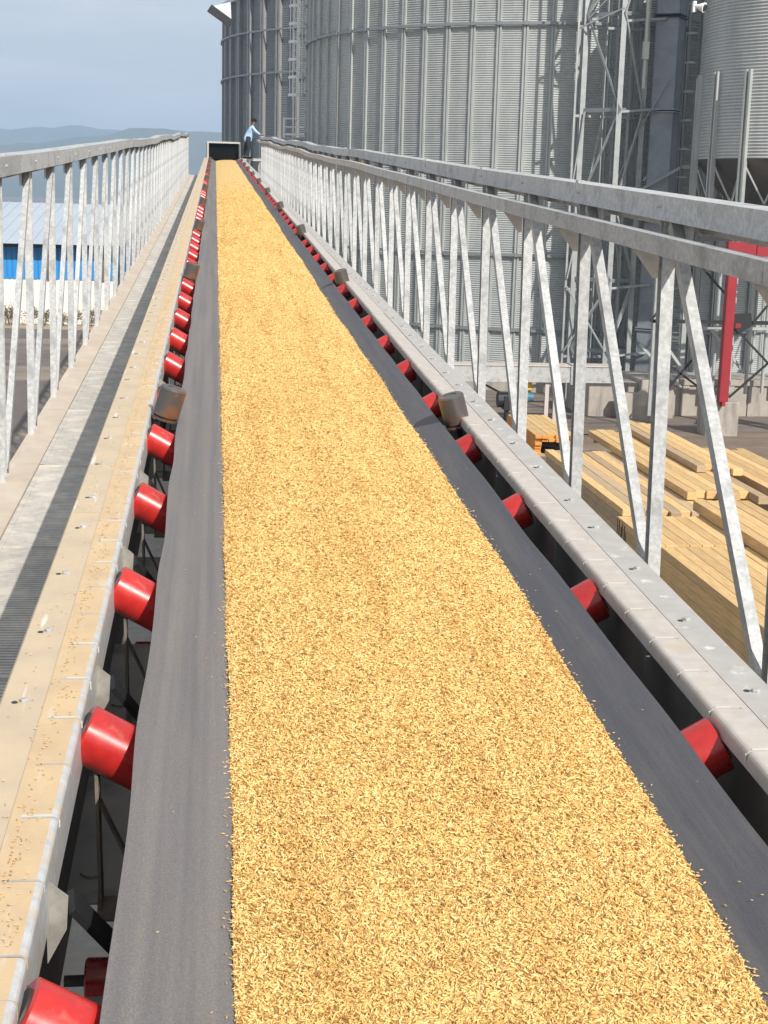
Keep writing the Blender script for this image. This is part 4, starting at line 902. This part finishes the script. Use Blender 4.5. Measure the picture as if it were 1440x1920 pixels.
# ------------------------------------------------------------------ worker at the conveyor head
def person():
    bx=1.55; y=CW(1.6,72.0,-1.28).y; z0=CW(1.6,72.0,-1.28).z
    o=bpy.data.objects.new('person',None); COL.objects.link(o); o.location=(bx,y,z0)
    tag(o,'worker in pale blue shirt, dark trousers and cap leaning on the right railing','person')
    def skin(name,pts,edges,mat,lv=2,root=0):
        me=bpy.data.meshes.new(name); me.from_pydata([p[:3] for p in pts],edges,[]); me.materials.append(mat)
        ob=bpy.data.objects.new(name,me); COL.objects.link(ob); ob.parent=o
        ob.modifiers.new('skin','SKIN'); sv=me.skin_vertices[0].data
        for i,p in enumerate(pts): sv[i].radius=(p[3],p[4] if len(p)>4 else p[3]); sv[i].use_root=(i==root)
        s=ob.modifiers.new('sub','SUBSURF'); s.levels=lv; s.render_levels=lv
        for pl_ in me.polygons: pl_.use_smooth=True
        return ob
    skinm=M('brown skin',(.22,.12,.075),.6); shirt=M('pale blue shirt',(.42,.60,.80),.85,0,var=(.36,.53,.74),scale=9); tr=M('navy trousers',(.02,.022,.035),.9); cap=M('dark cap',(.02,.018,.016),.9,spec=.1)
    hip=(0,0,.92); ch=(.14,0,1.33); nk=(.22,0,1.52); hd=(.28,0,1.64)
    # body: pelvis, spine, neck, head, both arms with hands, both legs with feet
    P=[(0,0,.92,.09,.11),(.07,0,1.12,.09,.11),(.14,0,1.34,.10,.13),(.20,0,1.50,.055),(.235,0,1.58,.075),(.25,0,1.67,.085),(.245,0,1.74,.06),
       (.17,-.19,1.40,.05),(.33,-.24,1.20,.042),(.52,-.16,1.06,.034),(.60,-.14,1.05,.03),
       (.17,.19,1.40,.05),(.33,.24,1.20,.042),(.53,.14,1.06,.034),(.61,.12,1.05,.03),
       (0,-.10,.86,.09),(.03,-.11,.48,.06),(-.03,-.11,.09,.045),(.10,-.12,.04,.04),
       (0,.10,.86,.09),(-.10,.12,.50,.06),(-.20,.12,.11,.045),(-.08,.13,.04,.04)]
    E=[(0,1),(1,2),(2,3),(3,4),(4,5),(5,6),(2,7),(7,8),(8,9),(9,10),(2,11),(11,12),(12,13),(13,14),(0,15),(15,16),(16,17),(17,18),(0,19),(19,20),(20,21),(21,22)]
    skin('body',P,E,skinm)
    for sy in (-1,1):
        for k in range(4):
            yy=sy*.13+(k-1.5)*.018; a=(.61,yy,1.055); skin('finger',[(a[0],a[1],a[2],.009),(.655,yy,1.052-.004*k,.008),(.685-.006*abs(k-1.5),yy,1.030,.007)],[(0,1),(1,2)],skinm,1)
        skin('thumb',[(.59,sy*.09,1.05,.010),(.625,sy*.075,1.045,.009),(.645,sy*.082,1.035,.008)],[(0,1),(1,2)],skinm,1)
    skin('shirt',[(-.03,0,.72,.15,.19),(-.01,0,.92,.145,.19),(.07,0,1.12,.14,.175),(.14,0,1.34,.145,.185),(.195,0,1.475,.075),(.17,-.20,1.40,.07),(.33,-.25,1.20,.06),(.50,-.17,1.075,.05),(.17,.20,1.40,.07),(.33,.25,1.20,.06),(.50,.15,1.075,.05)],
         [(0,1),(1,2),(2,3),(3,4),(3,5),(5,6),(6,7),(3,8),(8,9),(9,10)],shirt)
    skin('trousers',[(.02,0,1.06,.10,.14),(0,0,.95,.135,.165),(0,-.10,.84,.11),(.03,-.11,.48,.085),(-.03,-.11,.10,.07),(0,.10,.84,.11),(-.10,.12,.50,.085),(-.20,.12,.12,.07)],[(0,1),(1,2),(2,3),(3,4),(1,5),(5,6),(6,7)],tr)
    mb=MB(); mb.revolve((.245,0,1.69),(.255,0,1.80),[(-.03,.112),(.05,.112),(.09,.08),(.11,.03)],n=20); mb.tube((.30,0,1.70),(.305,0,1.712),.11,16); mb.build('cap',cap,o,smooth=True)
    o.scale=(1.12,1.2,1.03)
    mb=MB(); mb.tube((.335,0,1.63),(.352,0,1.62),.018,8,r2=.010); mb.build('nose',skinm,o,smooth=True)
    for sy in (-1,1):
        mb=MB(); mb.tube((.325,sy*.032,1.665),(.332,sy*.033,1.665),.011,8); mb.build('eye',BLACK,o)
        mb=MB(); mb.tube((.24,sy*.088,1.655),(.245,sy*.098,1.655),.026,10); mb.build('ear',skinm,o)
    for px,sy in ((.05,-.115),(-.12,.125)):
        mb=MB(); mb.box(px-.09,px+.15,sy-.045,sy+.045,0,.085); mb.build('shoe',BLACK,o,bevel=.02)
person()
T=Th('service_platform','steel service platform at conveyor head where the worker stands','platform',(1.75,72,-1.3))
mb=MB(); mb.box(1.3,2.2,71.2,73.6,-1.36,-1.285); T.part('deck',mb,GALV_DUST)
for x,s in ((1.4,71.3),(2.1,71.3),(1.4,73.4),(2.1,73.4)):
    mb=MB(); mb.box(x-.03,x+.03,s-.03,s+.03,-2.16,-1.36); T.part('leg',mb,GALV_DK)
